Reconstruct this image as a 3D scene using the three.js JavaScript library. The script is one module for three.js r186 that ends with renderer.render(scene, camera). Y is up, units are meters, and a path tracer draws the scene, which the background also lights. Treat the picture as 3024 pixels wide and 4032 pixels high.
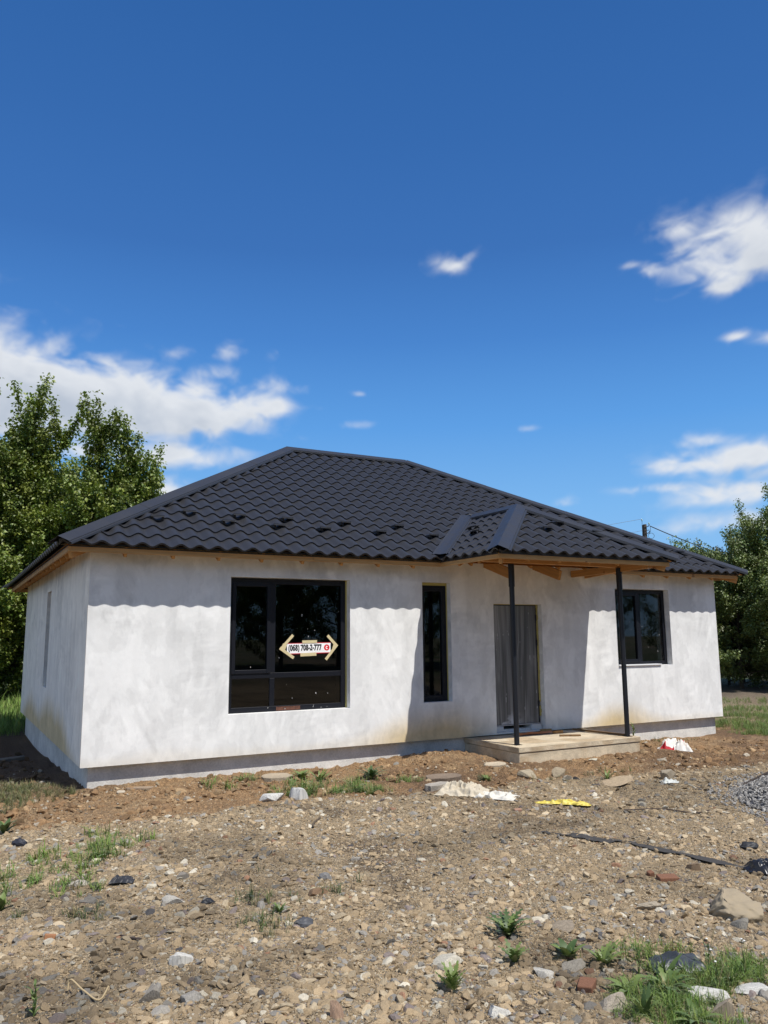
import * as THREE from 'three';
import { mergeGeometries, mergeVertices } from 'three/addons/utils/BufferGeometryUtils.js';
import { RoundedBoxGeometry } from 'three/addons/geometries/RoundedBoxGeometry.js';

// ---------------------------------------------------------------- camera, sky, sun, exposure
const scene = new THREE.Scene();
const camera = new THREE.PerspectiveCamera(65.75, 0.75, 0.1, 1500);
camera.position.set(-1.679, 1.683, 11.437);
{
  const R = new THREE.Vector3(0.87724, -0.00784, 0.47999), U = new THREE.Vector3(-0.06784, 0.98781, 0.14013), F = new THREE.Vector3(0.47524, 0.15549, -0.86601);
  camera.quaternion.setFromRotationMatrix(new THREE.Matrix4().makeBasis(R, U, F.negate()));
}
const renderer = new THREE.WebGLRenderer({ antialias: true });
renderer.toneMapping = THREE.LinearToneMapping;
renderer.toneMappingExposure = 1.0;
renderer.shadowMap.enabled = true;

const SUN = new THREE.Vector3(0.262, 1.77, 1).normalize();
const sun = new THREE.DirectionalLight(new THREE.Color(1.0, 0.965, 0.91), 5.0);
sun.name = 'sun';
sun.position.copy(SUN).multiplyScalar(60);
sun.castShadow = true;
Object.assign(sun.shadow.camera, { left: -35, right: 35, top: 35, bottom: -35, near: 1, far: 140 });
sun.shadow.mapSize.set(4096, 4096);
sun.shadow.radius = 1;
scene.add(sun, sun.target);

// ---------------------------------------------------------------- noise
function rng(seed) { let a = seed >>> 0; return () => { a = (a + 0x6d2b79f5) | 0; let t = Math.imul(a ^ (a >>> 15), 1 | a); t = (t + Math.imul(t ^ (t >>> 7), 61 | t)) ^ t; return ((t ^ (t >>> 14)) >>> 0) / 4294967296; }; }
const clamp = (x, a = 0, b = 1) => Math.min(b, Math.max(a, x)), lerp = (a, b, t) => a + (b - a) * t;
const smooth = (a, b, x) => { const t = clamp((x - a) / (b - a)); return t * t * (3 - 2 * t); };
const HT = new Float32Array(65536); { const r = rng(77); for (let i = 0; i < 65536; i++) HT[i] = r(); }
const hash2 = (ix, iy) => HT[(Math.imul(ix, 374761) + Math.imul(iy, 668265) ^ Math.imul(ix ^ (iy << 3), 40503)) & 65535];
function vnoise(x, y) {
  const ix = Math.floor(x), iy = Math.floor(y); let fx = x - ix, fy = y - iy;
  fx = fx * fx * (3 - 2 * fx); fy = fy * fy * (3 - 2 * fy);
  const a = hash2(ix, iy), b = hash2(ix + 1, iy), c = hash2(ix, iy + 1), d = hash2(ix + 1, iy + 1);
  return a + (b - a) * fx + (c - a) * fy + (a - b - c + d) * fx * fy;
}
function fbm(x, y, o = 4) { let s = 0, a = 0.5, n = 0; for (let i = 0; i < o; i++) { s += a * vnoise(x, y); n += a; a *= 0.5; x = x * 2.03 + 17.3; y = y * 2.01 - 9.1; } return s / n; }
// value noise whose lattice wraps, for tiling textures
function tnoise(x, y, p) {
  const ix = Math.floor(x), iy = Math.floor(y); let fx = x - ix, fy = y - iy;
  fx = fx * fx * (3 - 2 * fx); fy = fy * fy * (3 - 2 * fy);
  const m = (k) => ((k % p) + p) % p, h = (i, j) => hash2(m(i) + 31 * p, m(j) + 7 * p);
  const a = h(ix, iy), b = h(ix + 1, iy), c = h(ix, iy + 1), d = h(ix + 1, iy + 1);
  return a + (b - a) * fx + (c - a) * fy + (a - b - c + d) * fx * fy;
}

// ---------------------------------------------------------------- sky: clear May air with fair-weather cumulus
{
  const W = 4096, H = 2048, data = new Float32Array(W * H * 4), cloud = new Float32Array(W * H);
  // clouds: azimuth (degrees from -z towards +x), elevation, half width, half height, weight
  const clouds = [
    [-12, 17.5, 9, 4.5, 1.35], [-24, 20, 11, 6, 1.35], [-38, 22, 11, 6, 1.3], [-52, 20, 10, 5, 1.2], [-66, 24, 9, 5, 1.1], [-30, 38, 12, 6, 1.05], [-58, 40, 13, 7, 1.1], [-84, 22, 12, 6, 1.2], [-90, 42, 12, 7, 1.0], [-108, 26, 12, 6, 1.1], [-45, 11, 16, 3, 1.0], [-75, 12, 14, 3, 1.0], [-3, 16.9, 8, 2.5, 1.45], [4.5, 16.2, 7, 2.5, 1.4], [10, 16.0, 6, 2.3, 1.35], [15, 15.5, 4.5, 1.8, 1.15], [18, 16.2, 3.0, 1.4, 0.85], [20.6, 16.4, 1.6, 0.9, 0.66], [0, 14.2, 7, 1.6, 1], [7, 14.2, 5, 1.2, 0.8],  // leading westward bank is unseen, added to brighten and neutralise the gable wall
    [13.5, 12.6, 4.2, 0.95, 0.95], [9, 12.6, 4, 1, 0.9], [16.5, 20.0, 2.4, 0.7, 0.46], [13.8, 19.6, 1.8, 0.6, 0.36], [16.2, 18.5, 1.5, 0.7, 0.6], [20.2, 17.8, 2.0, 0.8, 0.46], [22.6, 17.6, 1.0, 0.5, 0.42],
    [27.0, 15.2, 1.2, 0.4, 0.3], [13.3, 10.2, 1.8, 0.9, 0.95], [9, 9.5, 4, 1.0, 0.8], [27, 17.4, 0.6, 0.25, 0.5],
    [34.4, 26.2, 1.4, 0.85, 0.66], [50.3, 26.8, 2.0, 1.1, 0.62], [48.6, 24.4, 1.1, 0.6, 0.74], [47.4, 24.9, 0.8, 0.3, 0.55], [52.4, 24.2, 2.6, 1.5, 1.05], [55.5, 25.0, 3.2, 2.0, 1.2], [54.0, 22.8, 1.8, 0.9, 0.8], [59, 24.5, 4, 2.4, 1.1],
    [53.7, 19.4, 0.9, 0.35, 0.66], [50.2, 11.2, 3.0, 0.8, 0.86], [54.5, 11.4, 3.6, 1.0, 0.95], [54, 9.2, 5, 0.9, 0.9], [48.2, 9.9, 2.6, 0.42, 0.72], [59, 10.4, 5, 1.6, 1.1], [51.5, 12.8, 2.2, 0.5, 0.6], [54.5, 7.2, 5, 0.8, 0.8], [41.8, 9.2, 0.9, 0.45, 0.46], [39.5, 14.6, 0.8, 0.25, 0.42], [57, 19, 2, 0.5, 0.6],
  ];
  const r = rng(5);
  for (let i = 0; i < 44; i++) {
    const az = 66 + r() * 288, el = 7 + 52 * Math.pow(r(), 1.5), s = 0.8 + 0.9 * r(), n = 2 + Math.floor(4 * r());
    for (let k = 0; k < n; k++) clouds.push([Math.min(350, az + (r() - 0.5) * 9 * s), el + (r() - 0.5) * 1.8 * s, (2.4 + 3.6 * r()) * s, (0.9 + 1.1 * r()) * s, 0.75 + 0.4 * r()]);
  }
  for (const [az, el, rx, ry, w] of clouds) {
    const y0 = Math.max(H / 2, Math.floor((el - 3 * ry + 90) / 180 * H)), y1 = Math.min(H - 1, Math.ceil((el + 3 * ry + 90) / 180 * H));
    for (let y = y0; y <= y1; y++) {
      const e = (y + 0.5) / H * 180 - 90, ce = Math.cos(e * Math.PI / 180), span = 3 * rx / ce;
      const xc = ((az - 90) / 360 + 0.5) * W, xr = span / 360 * W;
      for (let x = Math.floor(xc - xr); x <= xc + xr; x++) {
        const a = ((x + 0.5) / W - 0.5) * 360 + 90 - az, dx = a * ce / rx, up = e - el, dy = up / (up < 0 ? ry * 0.75 : ry);
        const g = w * Math.exp(-(dx * dx + dy * dy) * 0.9), k = y * W + ((x % W) + W) % W;
        cloud[k] = Math.max(cloud[k], g) + 0.28 * Math.min(cloud[k], g);
      }
    }
  }
  const stops = [[-90, 0.36, 0.55, 0.82], [0, 0.36, 0.58, 0.86], [5, 0.26, 0.53, 0.88], [9, 0.205, 0.475, 0.865], [15, 0.115, 0.35, 0.78], [21, 0.070, 0.237, 0.62], [27, 0.048, 0.17, 0.485], [34, 0.038, 0.145, 0.43], [42, 0.030, 0.125, 0.385], [60, 0.022, 0.098, 0.32], [90, 0.019, 0.088, 0.3]];
  const out = [0, 0, 0];
  const dens = (x, y, e, az, ce) => {
    const c = cloud[y * W + x];
    if (c < 0.03) return 0;
    const u = az * ce, wx = vnoise(u * 0.55 + 40, e * 0.9) - 0.5, wy = vnoise(u * 0.55 + 90, e * 0.9 + 33) - 0.5;
    const f = fbm(u * 0.55 + wx * 0.8 + 300, e * 0.85 + wy * 0.8 + 60, 7);
    return c + (f - 0.5) * 1.75 * Math.min(1, 0.35 + c * 0.9);
  };
  for (let y = 0; y < H; y++) {
    const e = (y + 0.5) / H * 180 - 90, ce = Math.cos(e * Math.PI / 180), se = Math.sin(e * Math.PI / 180);
    let k = 0; while (k < stops.length - 2 && e > stops[k + 1][0]) k++;
    const t = clamp((e - stops[k][0]) / (stops[k + 1][0] - stops[k][0]));
    for (let x = 0; x < W; x++) {
      const az = ((x + 0.5) / W - 0.5) * 360 + 90, ar = az * Math.PI / 180;
      const dx = Math.sin(ar) * ce, dz = -Math.cos(ar) * ce, cg = clamp(dx * SUN.x + se * SUN.y + dz * SUN.z, 0, 1);
      const glow = e > -2 ? 0.07 * Math.pow(cg, 5) + 0.3 * Math.pow(cg, 40) : 0;
      for (let c = 0; c < 3; c++) out[c] = lerp(stops[k][c + 1], stops[k + 1][c + 1], t) + glow * [1, 0.98, 0.9][c];
      if (e > 1) {
        const D = dens(x, y, e, az, ce);
        if (D > 0.1) {
          let al = smooth(0.1, 1.2, D); al = Math.min(0.95, al);
          const up = Math.min(H - 1, y + 13), Du = dens(x, up, e + 1.15, az, ce), shade = clamp(0.55 * (Du - 0.55)) + 0.25 * smooth(0.8, 1.7, D) * (1 - smooth(8, 30, e) * 0.6);
          const s = clamp(1 - shade), w = [0.80, 0.825, 0.86], g = [0.50, 0.555, 0.64];
          for (let c = 0; c < 3; c++) out[c] = lerp(out[c], lerp(g[c], w[c], s), al);
        }
      }
      const o = (y * W + x) * 4;
      data[o] = out[0]; data[o + 1] = out[1]; data[o + 2] = out[2]; data[o + 3] = 1;
    }
  }
  const t = new THREE.DataTexture(data, W, H, THREE.RGBAFormat, THREE.FloatType);
  t.mapping = THREE.EquirectangularReflectionMapping; t.magFilter = t.minFilter = THREE.LinearFilter; t.needsUpdate = true;
  scene.background = t; scene.environment = t;
}

// ---------------------------------------------------------------- helpers
const used = new Map();
function numbered(n) { const k = used.get(n) ?? 0; used.set(n, k + 1); return k ? n + '_' + String(k).padStart(3, '0') : n; }
function tag(o, label, category, group, kind) {
  if (label) o.userData.label = label;
  if (category) o.userData.category = category;
  if (group) o.userData.group = group;
  if (kind) o.userData.kind = kind;
  return o;
}
const shade = (o) => { o.castShadow = o.receiveShadow = true; return o; };
function part(name, geo, mat, parent) { const m = shade(new THREE.Mesh(geo, mat)); m.name = numbered(name); parent.add(m); return m; }
function group(name, parent = scene, pos = [0, 0, 0]) { const g = new THREE.Group(); g.name = numbered(name); g.position.set(...pos); parent.add(g); return g; }
const V = (x, y, z) => new THREE.Vector3(x, y, z);
function flat(g) { g = g.index ? g.toNonIndexed() : g; for (const k of Object.keys(g.attributes)) if (!['position', 'normal', 'uv'].includes(k)) g.deleteAttribute(k); if (!g.attributes.uv) g.setAttribute('uv', new THREE.Float32BufferAttribute(new Float32Array(g.attributes.position.count * 2), 2)); return g; }
const merge = (list) => mergeGeometries(list.map(flat));
function box(x0, x1, y0, y1, z0, z1, bevel = 0) {   // uv in metres
  const w = x1 - x0, h = y1 - y0, d = z1 - z0;
  const g = bevel ? new RoundedBoxGeometry(w, h, d, 1, bevel) : new THREE.BoxGeometry(w, h, d);
  const n = g.attributes.normal, p = g.attributes.position, uv = g.attributes.uv;
  for (let i = 0; i < p.count; i++) {
    const ax = Math.abs(n.getX(i)), ay = Math.abs(n.getY(i)), az = Math.abs(n.getZ(i));
    const X = p.getX(i) + (x0 + x1) / 2, Y = p.getY(i) + (y0 + y1) / 2, Z = p.getZ(i) + (z0 + z1) / 2;
    if (ax >= ay && ax >= az) uv.setXY(i, Z, Y); else if (ay >= az) uv.setXY(i, X, Z); else uv.setXY(i, X, Y);
  }
  g.translate((x0 + x1) / 2, (y0 + y1) / 2, (z0 + z1) / 2);
  return g;
}
function beam(a, b, w, h, up = V(0, 1, 0)) {   // a bar from a to b, w across, h along "up"; u runs along the bar
  const d = b.clone().sub(a), L = d.length(); d.normalize();
  const s = d.clone().cross(up).normalize(), u = s.clone().cross(d).normalize();
  const g = new RoundedBoxGeometry(L, h, w, 1, Math.min(0.004, w / 4, h / 4)), p = g.attributes.position, uv = g.attributes.uv, off = (a.x * 3.7 + a.z * 1.3 + b.y * 5.1) % 3;
  for (let i = 0; i < p.count; i++) uv.setXY(i, p.getX(i) + off, p.getY(i) + p.getZ(i) + off);
  g.applyMatrix4(new THREE.Matrix4().makeBasis(d, u, s).setPosition(a.clone().add(b).multiplyScalar(0.5)));
  return g;
}
function tube(pts, r, seg = 8, n = 0) { const c = pts.length > 2 ? new THREE.CatmullRomCurve3(pts) : new THREE.LineCurve3(pts[0], pts[1]); return new THREE.TubeGeometry(c, n || Math.max(2, pts.length * 5), r, seg, false); }
function capped(pts, r, seg = 12) { return merge([tube(pts, r, seg, 1), new THREE.CircleGeometry(r, seg).rotateX(-Math.PI / 2).translate(pts[1].x, pts[1].y, pts[1].z)]); }
function texture(w, h, f, { srgb = false, repeat = [1, 1], wrap = THREE.RepeatWrapping } = {}) {   // f(x, y) -> [r, g, b] in 0..1 (linear values unless srgb)
  const d = new Uint8Array(w * h * 4);
  const enc = (v) => { v = clamp(v); return 255 * (v <= 0.0031308 ? 12.92 * v : 1.055 * Math.pow(v, 1 / 2.4) - 0.055); };
  for (let y = 0; y < h; y++) for (let x = 0; x < w; x++) { const c = f(x, y), o = (y * w + x) * 4; for (let k = 0; k < 3; k++) d[o + k] = srgb ? enc(c[k]) : 255 * clamp(c[k]); d[o + 3] = 255; }
  const t = new THREE.DataTexture(d, w, h); t.magFilter = t.minFilter = THREE.LinearFilter; t.wrapS = t.wrapT = wrap;
  if (srgb) t.colorSpace = THREE.SRGBColorSpace;
  t.repeat.set(...repeat); t.needsUpdate = true; return t;
}
const rgb = (r, g, b) => new THREE.Color().setRGB(r, g, b);
const std = (name, color, rough = 0.85, more = {}) => new THREE.MeshStandardMaterial({ name, color: rgb(...color), roughness: rough, ...more });
const phys = (name, color, rough, more = {}) => new THREE.MeshPhysicalMaterial({ name, color: rgb(...color), roughness: rough, ...more });

// ---------------------------------------------------------------- materials
const W = 12.577, D = 9.531;                       // the house walls
const grain = texture(512, 512, (x, y) => { const a = 0.5 * tnoise(x / 4, y / 4, 128) + 0.3 * tnoise(x / 16, y / 16, 32) + 0.2 * tnoise(x / 1.5, y / 1.5, 341); return [a, a, a]; }, { repeat: [1.6, 1.6] });
function plaster(x, y, side) {
  let v = side ? 0.85 : 0.78;  // side value raised to lift the shaded gable
  v += 0.07 * (fbm(x * 1.7 + 5, y * 1.9 + (side ? 50 : 0), 4) - 0.5);
  for (const [ang, off] of [[0.35, 3], [1.45, 29], [-0.5, 61]]) {   // overlapping trowel patches, each swept its own way
    const c = Math.cos(ang), t = Math.sin(ang), m = smooth(0.5, 0.7, fbm(x * 1.9 + off, y * 2.1 + off * 2, 4));
    v += 0.22 * m * (fbm((x * c - y * t) * 13 + off, (x * t + y * c) * 3.6 + off, 5) - 0.5);
  }
  v += 0.05 * smooth(0.54, 0.6, fbm(x * 4.1 + 70, y * 2.4 + 3, 5)) - 0.045 * smooth(0.54, 0.6, fbm(x * 5.2 + 14, y * 2.4 + 33, 5));
  v += (side ? 0.16 : 0.07) * (fbm(x * 9 + 3, y * 0.7 + 40, 4) - 0.5);
  v += 0.05 * (fbm(x * 26, y * 26, 3) - 0.5);
  v -= 0.12 * smooth(0.48, 0.66, fbm(x * 1.3 + 9, y * 2.1 + 70, 4)) * smooth(1.6, 2.5, y + 0.3 * fbm(x * 2, 3, 2));
  v -= 0.035 * smooth(0.52, 0.6, fbm(x * 2.4 + 41, y * 2.2 + 21, 5));
  let st;
  if (!side) {
    const n = fbm(x * 1.6 + 3, 5, 3) - 0.5, sp = (c0, w) => Math.exp(-(((x - c0) / w) ** 2));
    const hgt = 0.16 + 0.1 * n + 0.42 * sp(5.0, 0.65) + 0.45 * sp(5.9, 0.6) + 0.34 * sp(9.55, 0.55) + 0.2 * sp(10.2, 0.4) + 0.1 * sp(1.2, 0.5) + 0.3 * sp(7.3, 0.9);
    const k = 0.24 + 0.7 * sp(5.0, 0.7) + 0.75 * sp(5.9, 0.6) + 0.8 * sp(9.5, 0.65) + 0.3 * sp(10.3, 0.6);
    st = k * (1 - smooth(0, hgt, y + 0.05 * (fbm(x * 12, y * 6, 3) - 0.5)));
  } else {
    const z = x, sp = (c0, w) => Math.exp(-(((z - c0) / w) ** 2));
    const hgt = 0.12 + 0.75 * sp(3.9, 1.6) + 0.6 * sp(7.3, 1.5) + 0.4 * sp(2.0, 0.9);
    st = (0.2 + 1.3 * sp(3.9, 1.7) + 1.1 * sp(7.2, 1.6) + 0.8 * sp(2.0, 1.0)) * (1 - smooth(0, hgt, y + 0.16 * (fbm(x * 7, y * 2, 3) - 0.5)));
  }
  st = clamp(st);
  const k = side ? [1.08, 1.01, 0.89] : [1.005, 1, 0.97];   // bare grey-beige gable render, colour also lightened and warmed against its blue shade
  return [v * lerp(k[0], 0.80, st), v * lerp(k[1], 0.63, st), v * lerp(k[2], 0.36, st)];
}
const frontTex = texture(2048, 512, (i, j) => plaster((i + 0.5) / 2048 * 12.8, (j + 0.5) / 512 * 3.2, false), { srgb: true, repeat: [1 / 12.8, 1 / 3.2] });
const sideTex = texture(1536, 512, (i, j) => plaster((i + 0.5) / 1536 * 9.6, (j + 0.5) / 512 * 3.2, true), { srgb: true, repeat: [1 / 9.6, 1 / 3.2] });
const mFront = std('white_plaster', [1, 1, 1], 0.92, { map: frontTex, bumpMap: grain, bumpScale: 0.0010 });
const mSide = std('white_plaster_side', [1, 1, 1], 0.92, { map: sideTex, bumpMap: grain, bumpScale: 0.0010 });
const concTex = texture(1024, 512, (i, j) => { const x = i / 1024 * 4, y = j / 512 * 2, v = 0.50 + 0.16 * (tnoise(x * 2, y * 2, 8) - 0.5) + 0.12 * (tnoise(x * 9, y * 9, 36) - 0.5) + 0.1 * (tnoise(x * 60, y * 60, 240) - 0.5); return [v, v * 0.985, v * 0.95]; }, { srgb: true, repeat: [0.25, 0.5] });
const mPlinth = std('plinth_concrete', [1.25, 1.23, 1.18], 0.93, { map: concTex, bumpMap: grain, bumpScale: 0.004 });
const stoneTexEarly = texture(128, 128, (i, j) => { const v = 0.7 + 0.5 * (tnoise(i / 12, j / 12, 11) - 0.5) + 0.3 * (tnoise(i / 3, j / 3, 43) - 0.5); return [v, v, v]; }, { repeat: [5, 5] });
const slabTex = texture(1024, 512, (i, j) => { const x = i / 1024 * 4, y = j / 512 * 2, v = 0.58 + 0.16 * (tnoise(x * 2.5, y * 9, 20) - 0.5) + 0.12 * (tnoise(x * 12, y * 14, 48) - 0.5) + 0.12 * (tnoise(x * 60, y * 60, 240) - 0.5), d = smooth(0.5, 0.75, tnoise(x * 4, y * 4, 16)); return [v * lerp(0.98, 0.8, d), v * lerp(0.82, 0.62, d), v * lerp(0.58, 0.4, d)]; }, { srgb: true, repeat: [0.25, 0.5] });
const mSlab = std('porch_concrete', [1, 1, 1], 0.95, { map: slabTex, bumpMap: grain, bumpScale: 0.008 });
const woodTex = texture(1024, 256, (i, j) => {
  const x = i / 1024 * 2, y = j / 256, k = tnoise(x * 1.5, y * 6, 3), g = 0.5 + 0.5 * Math.sin((y * 38 + 5 * tnoise(x * 2, y * 4, 4) + 2.5 * k) * 2), f = tnoise(x * 8, y * 160, 16);
  const v = 0.86 + 0.14 * g + 0.12 * (f - 0.5), knot = smooth(0.86, 0.93, tnoise(x * 6, y * 10, 12));
  return [0.62 * v * lerp(1, 0.5, knot), 0.37 * v * lerp(1, 0.42, knot), 0.155 * v * lerp(1, 0.4, knot)];
}, { srgb: true, repeat: [0.5, 1] });
const mWood = std('pine_board', [0.84, 0.8, 0.74], 0.75, { map: woodTex, bumpMap: woodTex, bumpScale: 0.001 });
const mWoodDark = std('pine_rafter', [0.85, 0.72, 0.55], 0.8, { map: woodTex });
const mOldWood = std('weathered_wood', [0.34, 0.33, 0.34], 0.9, { map: woodTex });
const dustTex = texture(512, 512, (i, j) => { const v = 0.8 + 0.22 * (tnoise(i / 40, j / 40, 12.8 | 0) - 0.5) + 0.12 * (tnoise(i / 5, j / 5, 102) - 0.5); return [v, v, v]; }, { srgb: false, repeat: [0.7, 0.7] });
const mTile = phys('graphite_metal_tile', [0.031, 0.031, 0.034], 0.55, { specularIntensity: 0.7, roughnessMap: dustTex });
const mCap = phys('graphite_ridge_metal', [0.034, 0.035, 0.040], 0.55, { specularIntensity: 0.7, roughnessMap: dustTex, side: THREE.DoubleSide });
const mBlack = std('black_plastic', [0.012, 0.013, 0.016], 0.45);
const mFrame = phys('anthracite_window_frame', [0.0075, 0.0085, 0.013], 0.45, { specularIntensity: 0.6 });
const mPost = phys('dark_painted_steel', [0.006, 0.007, 0.011], 0.5, { bumpMap: grain, bumpScale: 0.001 });
const mGlass = phys('tinted_glass', [0.3, 0.33, 0.34], 0.0, { transmission: 1, thickness: 0, ior: 1.5 });
const mFoam = std('yellow_foam', [0.5, 0.42, 0.14], 0.95, { bumpMap: grain, bumpScale: 0.01 });
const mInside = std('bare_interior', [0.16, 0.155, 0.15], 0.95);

// ---------------------------------------------------------------- the ground
const clayEdge = (x, z) => 1.75 + 0.13 * x + 0.9 * (fbm(x * 0.9 + 3, z * 0.9, 3) - 0.5);
const inClay = (x, z) => smooth(0.25, -0.25, z - clayEdge(x, z)) * smooth(-9, -3, x) * smooth(16.5, 13.5, x) * smooth(-12, -9, z);
function H(x, z, fine = true) {
  let h = -0.3;
  h += 0.16 * Math.exp(-(((x - 5.3) / 0.8) ** 2) - (((z - 0.55) / 0.75) ** 2)) + 0.05 * Math.exp(-(((x - 6.2) / 1.3) ** 2) - (((z - 1.7) / 0.5) ** 2));
  h += 0.05 * Math.exp(-(((x - 8.6) / 1.2) ** 2) - (((z - 1.75) / 0.35) ** 2)) + 0.06 * Math.exp(-(((x - 10.6) / 1.4) ** 2) - (((z - 0.9) / 0.45) ** 2));
  h -= 0.07 * smooth(8.8, 12, x) * smooth(3, 0.5, z);
  h += 0.03 * smooth(1.2, 0, Math.abs(z)) * smooth(4, 1, x) * smooth(-0.2, 0.4, x);
  if (x < 2 && z < 0.3) h -= 0.24 * smooth(0.2, -7, z) * Math.exp(-(((x + 0.2) / 1.3) ** 2));
  h += 0.05 * Math.exp(-(((x - 3.2) / 0.7) ** 2) - (((z - 7.6) / 0.6) ** 2));
  const d = Math.hypot(x - 4, z - 4);
  h += 0.25 * (fbm(x * 0.06 + 9, z * 0.06 + 4, 3) - 0.5) * smooth(14, 45, d) + 0.05 * (fbm(x * 0.45, z * 0.45, 3) - 0.5) * smooth(0.1, 0.9, Math.abs(z + 0.1));
  if (fine && d < 16) {
    const c = inClay(x, z), k = smooth(16, 9, d);
    h += k * (0.055 * (fbm(x * 2.2, z * 2.2, 3) - 0.5) + lerp(0.034, 0.085, c) * (fbm(x * 9 + 7, z * 9, 3) - 0.5) + 0.016 * (vnoise(x * 38, z * 38) - 0.5));
  }
  return h;
}
{
  const axis = (lo, hi, step, far) => { const a = []; for (let v = lo; v <= hi + 1e-6; v += step) a.push(v); let s = step, v = hi; const up = []; while (v < far) { s *= 1.13; v += s; up.push(v); } s = step; v = lo; const dn = []; while (v > -far) { s *= 1.13; v -= s; dn.unshift(v); } return [...dn, ...a, ...up]; };
  const xs = axis(-3.4, 10.6, 0.026, 700), zs = axis(-0.6, 9.4, 0.026, 700), nx = xs.length, nz = zs.length;
  const P = new Float32Array(nx * nz * 3), C = new Float32Array(nx * nz * 3), UV = new Float32Array(nx * nz * 2), I = new Uint32Array((nx - 1) * (nz - 1) * 6);
  const mix = (a, b, t) => [lerp(a[0], b[0], t), lerp(a[1], b[1], t), lerp(a[2], b[2], t)];
  for (let j = 0, o = 0; j < nz; j++) for (let i = 0; i < nx; i++, o++) {
    const x = xs[i], z = zs[j];
    P[o * 3] = x; P[o * 3 + 1] = H(x, z); P[o * 3 + 2] = z; UV[o * 2] = x; UV[o * 2 + 1] = z;
    const n1 = fbm(x * 0.7 + 20, z * 0.7 + 8, 4), n2 = fbm(x * 5 + 4, z * 5 + 2, 3), n3 = vnoise(x * 31, z * 31);
    let c = mix([0.45, 0.335, 0.198], [0.27, 0.19, 0.108], smooth(0.5, 0.72, n1));
    c = mix(c, [0.50, 0.40, 0.265], smooth(0.55, 0.75, n2) * 0.6);
    c = mix(c, [0.13, 0.092, 0.056], smooth(0.62, 0.8, fbm(x * 1.7 + 60, z * 1.7 + 5, 4)) * 0.75);
    const clay = mix(mix([0.40, 0.245, 0.12], [0.24, 0.142, 0.072], smooth(0.42, 0.64, n1)), [0.46, 0.31, 0.165], smooth(0.56, 0.75, n2) * 0.55);
    c = mix(c, clay, inClay(x, z) * (x < 0.6 && z > 0 ? 0.8 : 1));
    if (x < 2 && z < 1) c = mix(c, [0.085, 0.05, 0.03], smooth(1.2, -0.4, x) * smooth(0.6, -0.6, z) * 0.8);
    const far = smooth(14, 24, Math.hypot(x - 4, z - 4));
    if (far > 0) {
      const green = smooth(0.36, 0.56, fbm(x * 0.25 + 2, z * 0.25 + 9, 3));
      let f = mix([0.22, 0.17, 0.115], [0.075, 0.105, 0.028], green);
      const road = smooth(2.6, 1.8, Math.abs((x - 24.5) * 0.42 + (z + 7) * 0.9));   // the dirt track beyond the house
      f = mix(f, [0.21, 0.165, 0.12], x > 12 ? road : 0);
      c = mix(c, f, far);
    }
    const k = 0.86 + 0.28 * n3;
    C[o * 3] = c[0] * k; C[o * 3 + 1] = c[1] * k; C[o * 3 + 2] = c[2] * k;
  }
  for (let j = 0, o = 0; j < nz - 1; j++) for (let i = 0; i < nx - 1; i++) { const a = j * nx + i, b = a + 1, c = a + nx, d = c + 1; I[o++] = a; I[o++] = c; I[o++] = b; I[o++] = b; I[o++] = c; I[o++] = d; }
  const g = new THREE.BufferGeometry();
  g.setAttribute('position', new THREE.BufferAttribute(P, 3)); g.setAttribute('color', new THREE.BufferAttribute(C, 3)); g.setAttribute('uv', new THREE.BufferAttribute(UV, 2)); g.setIndex(new THREE.BufferAttribute(I, 1));
  g.computeVertexNormals();
  const grit = texture(1024, 1024, (i, j) => { const v = 0.4 * tnoise(i / 4, j / 4, 256) + 0.38 * tnoise(i / 10, j / 10, 102) + 0.22 * tnoise(i / 25, j / 25, 41), w = 0.18 + 1.2 * v + 0.22 * smooth(0.8, 0.93, tnoise(i / 6, j / 6, 170)); return [w, w, w * 0.99]; }, { repeat: [0.9, 0.9] });
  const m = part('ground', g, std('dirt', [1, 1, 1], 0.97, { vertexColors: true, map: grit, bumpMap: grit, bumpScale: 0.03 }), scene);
  tag(m, 'bare clay and stony dirt around the house', 'ground', null, 'structure');
}

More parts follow.
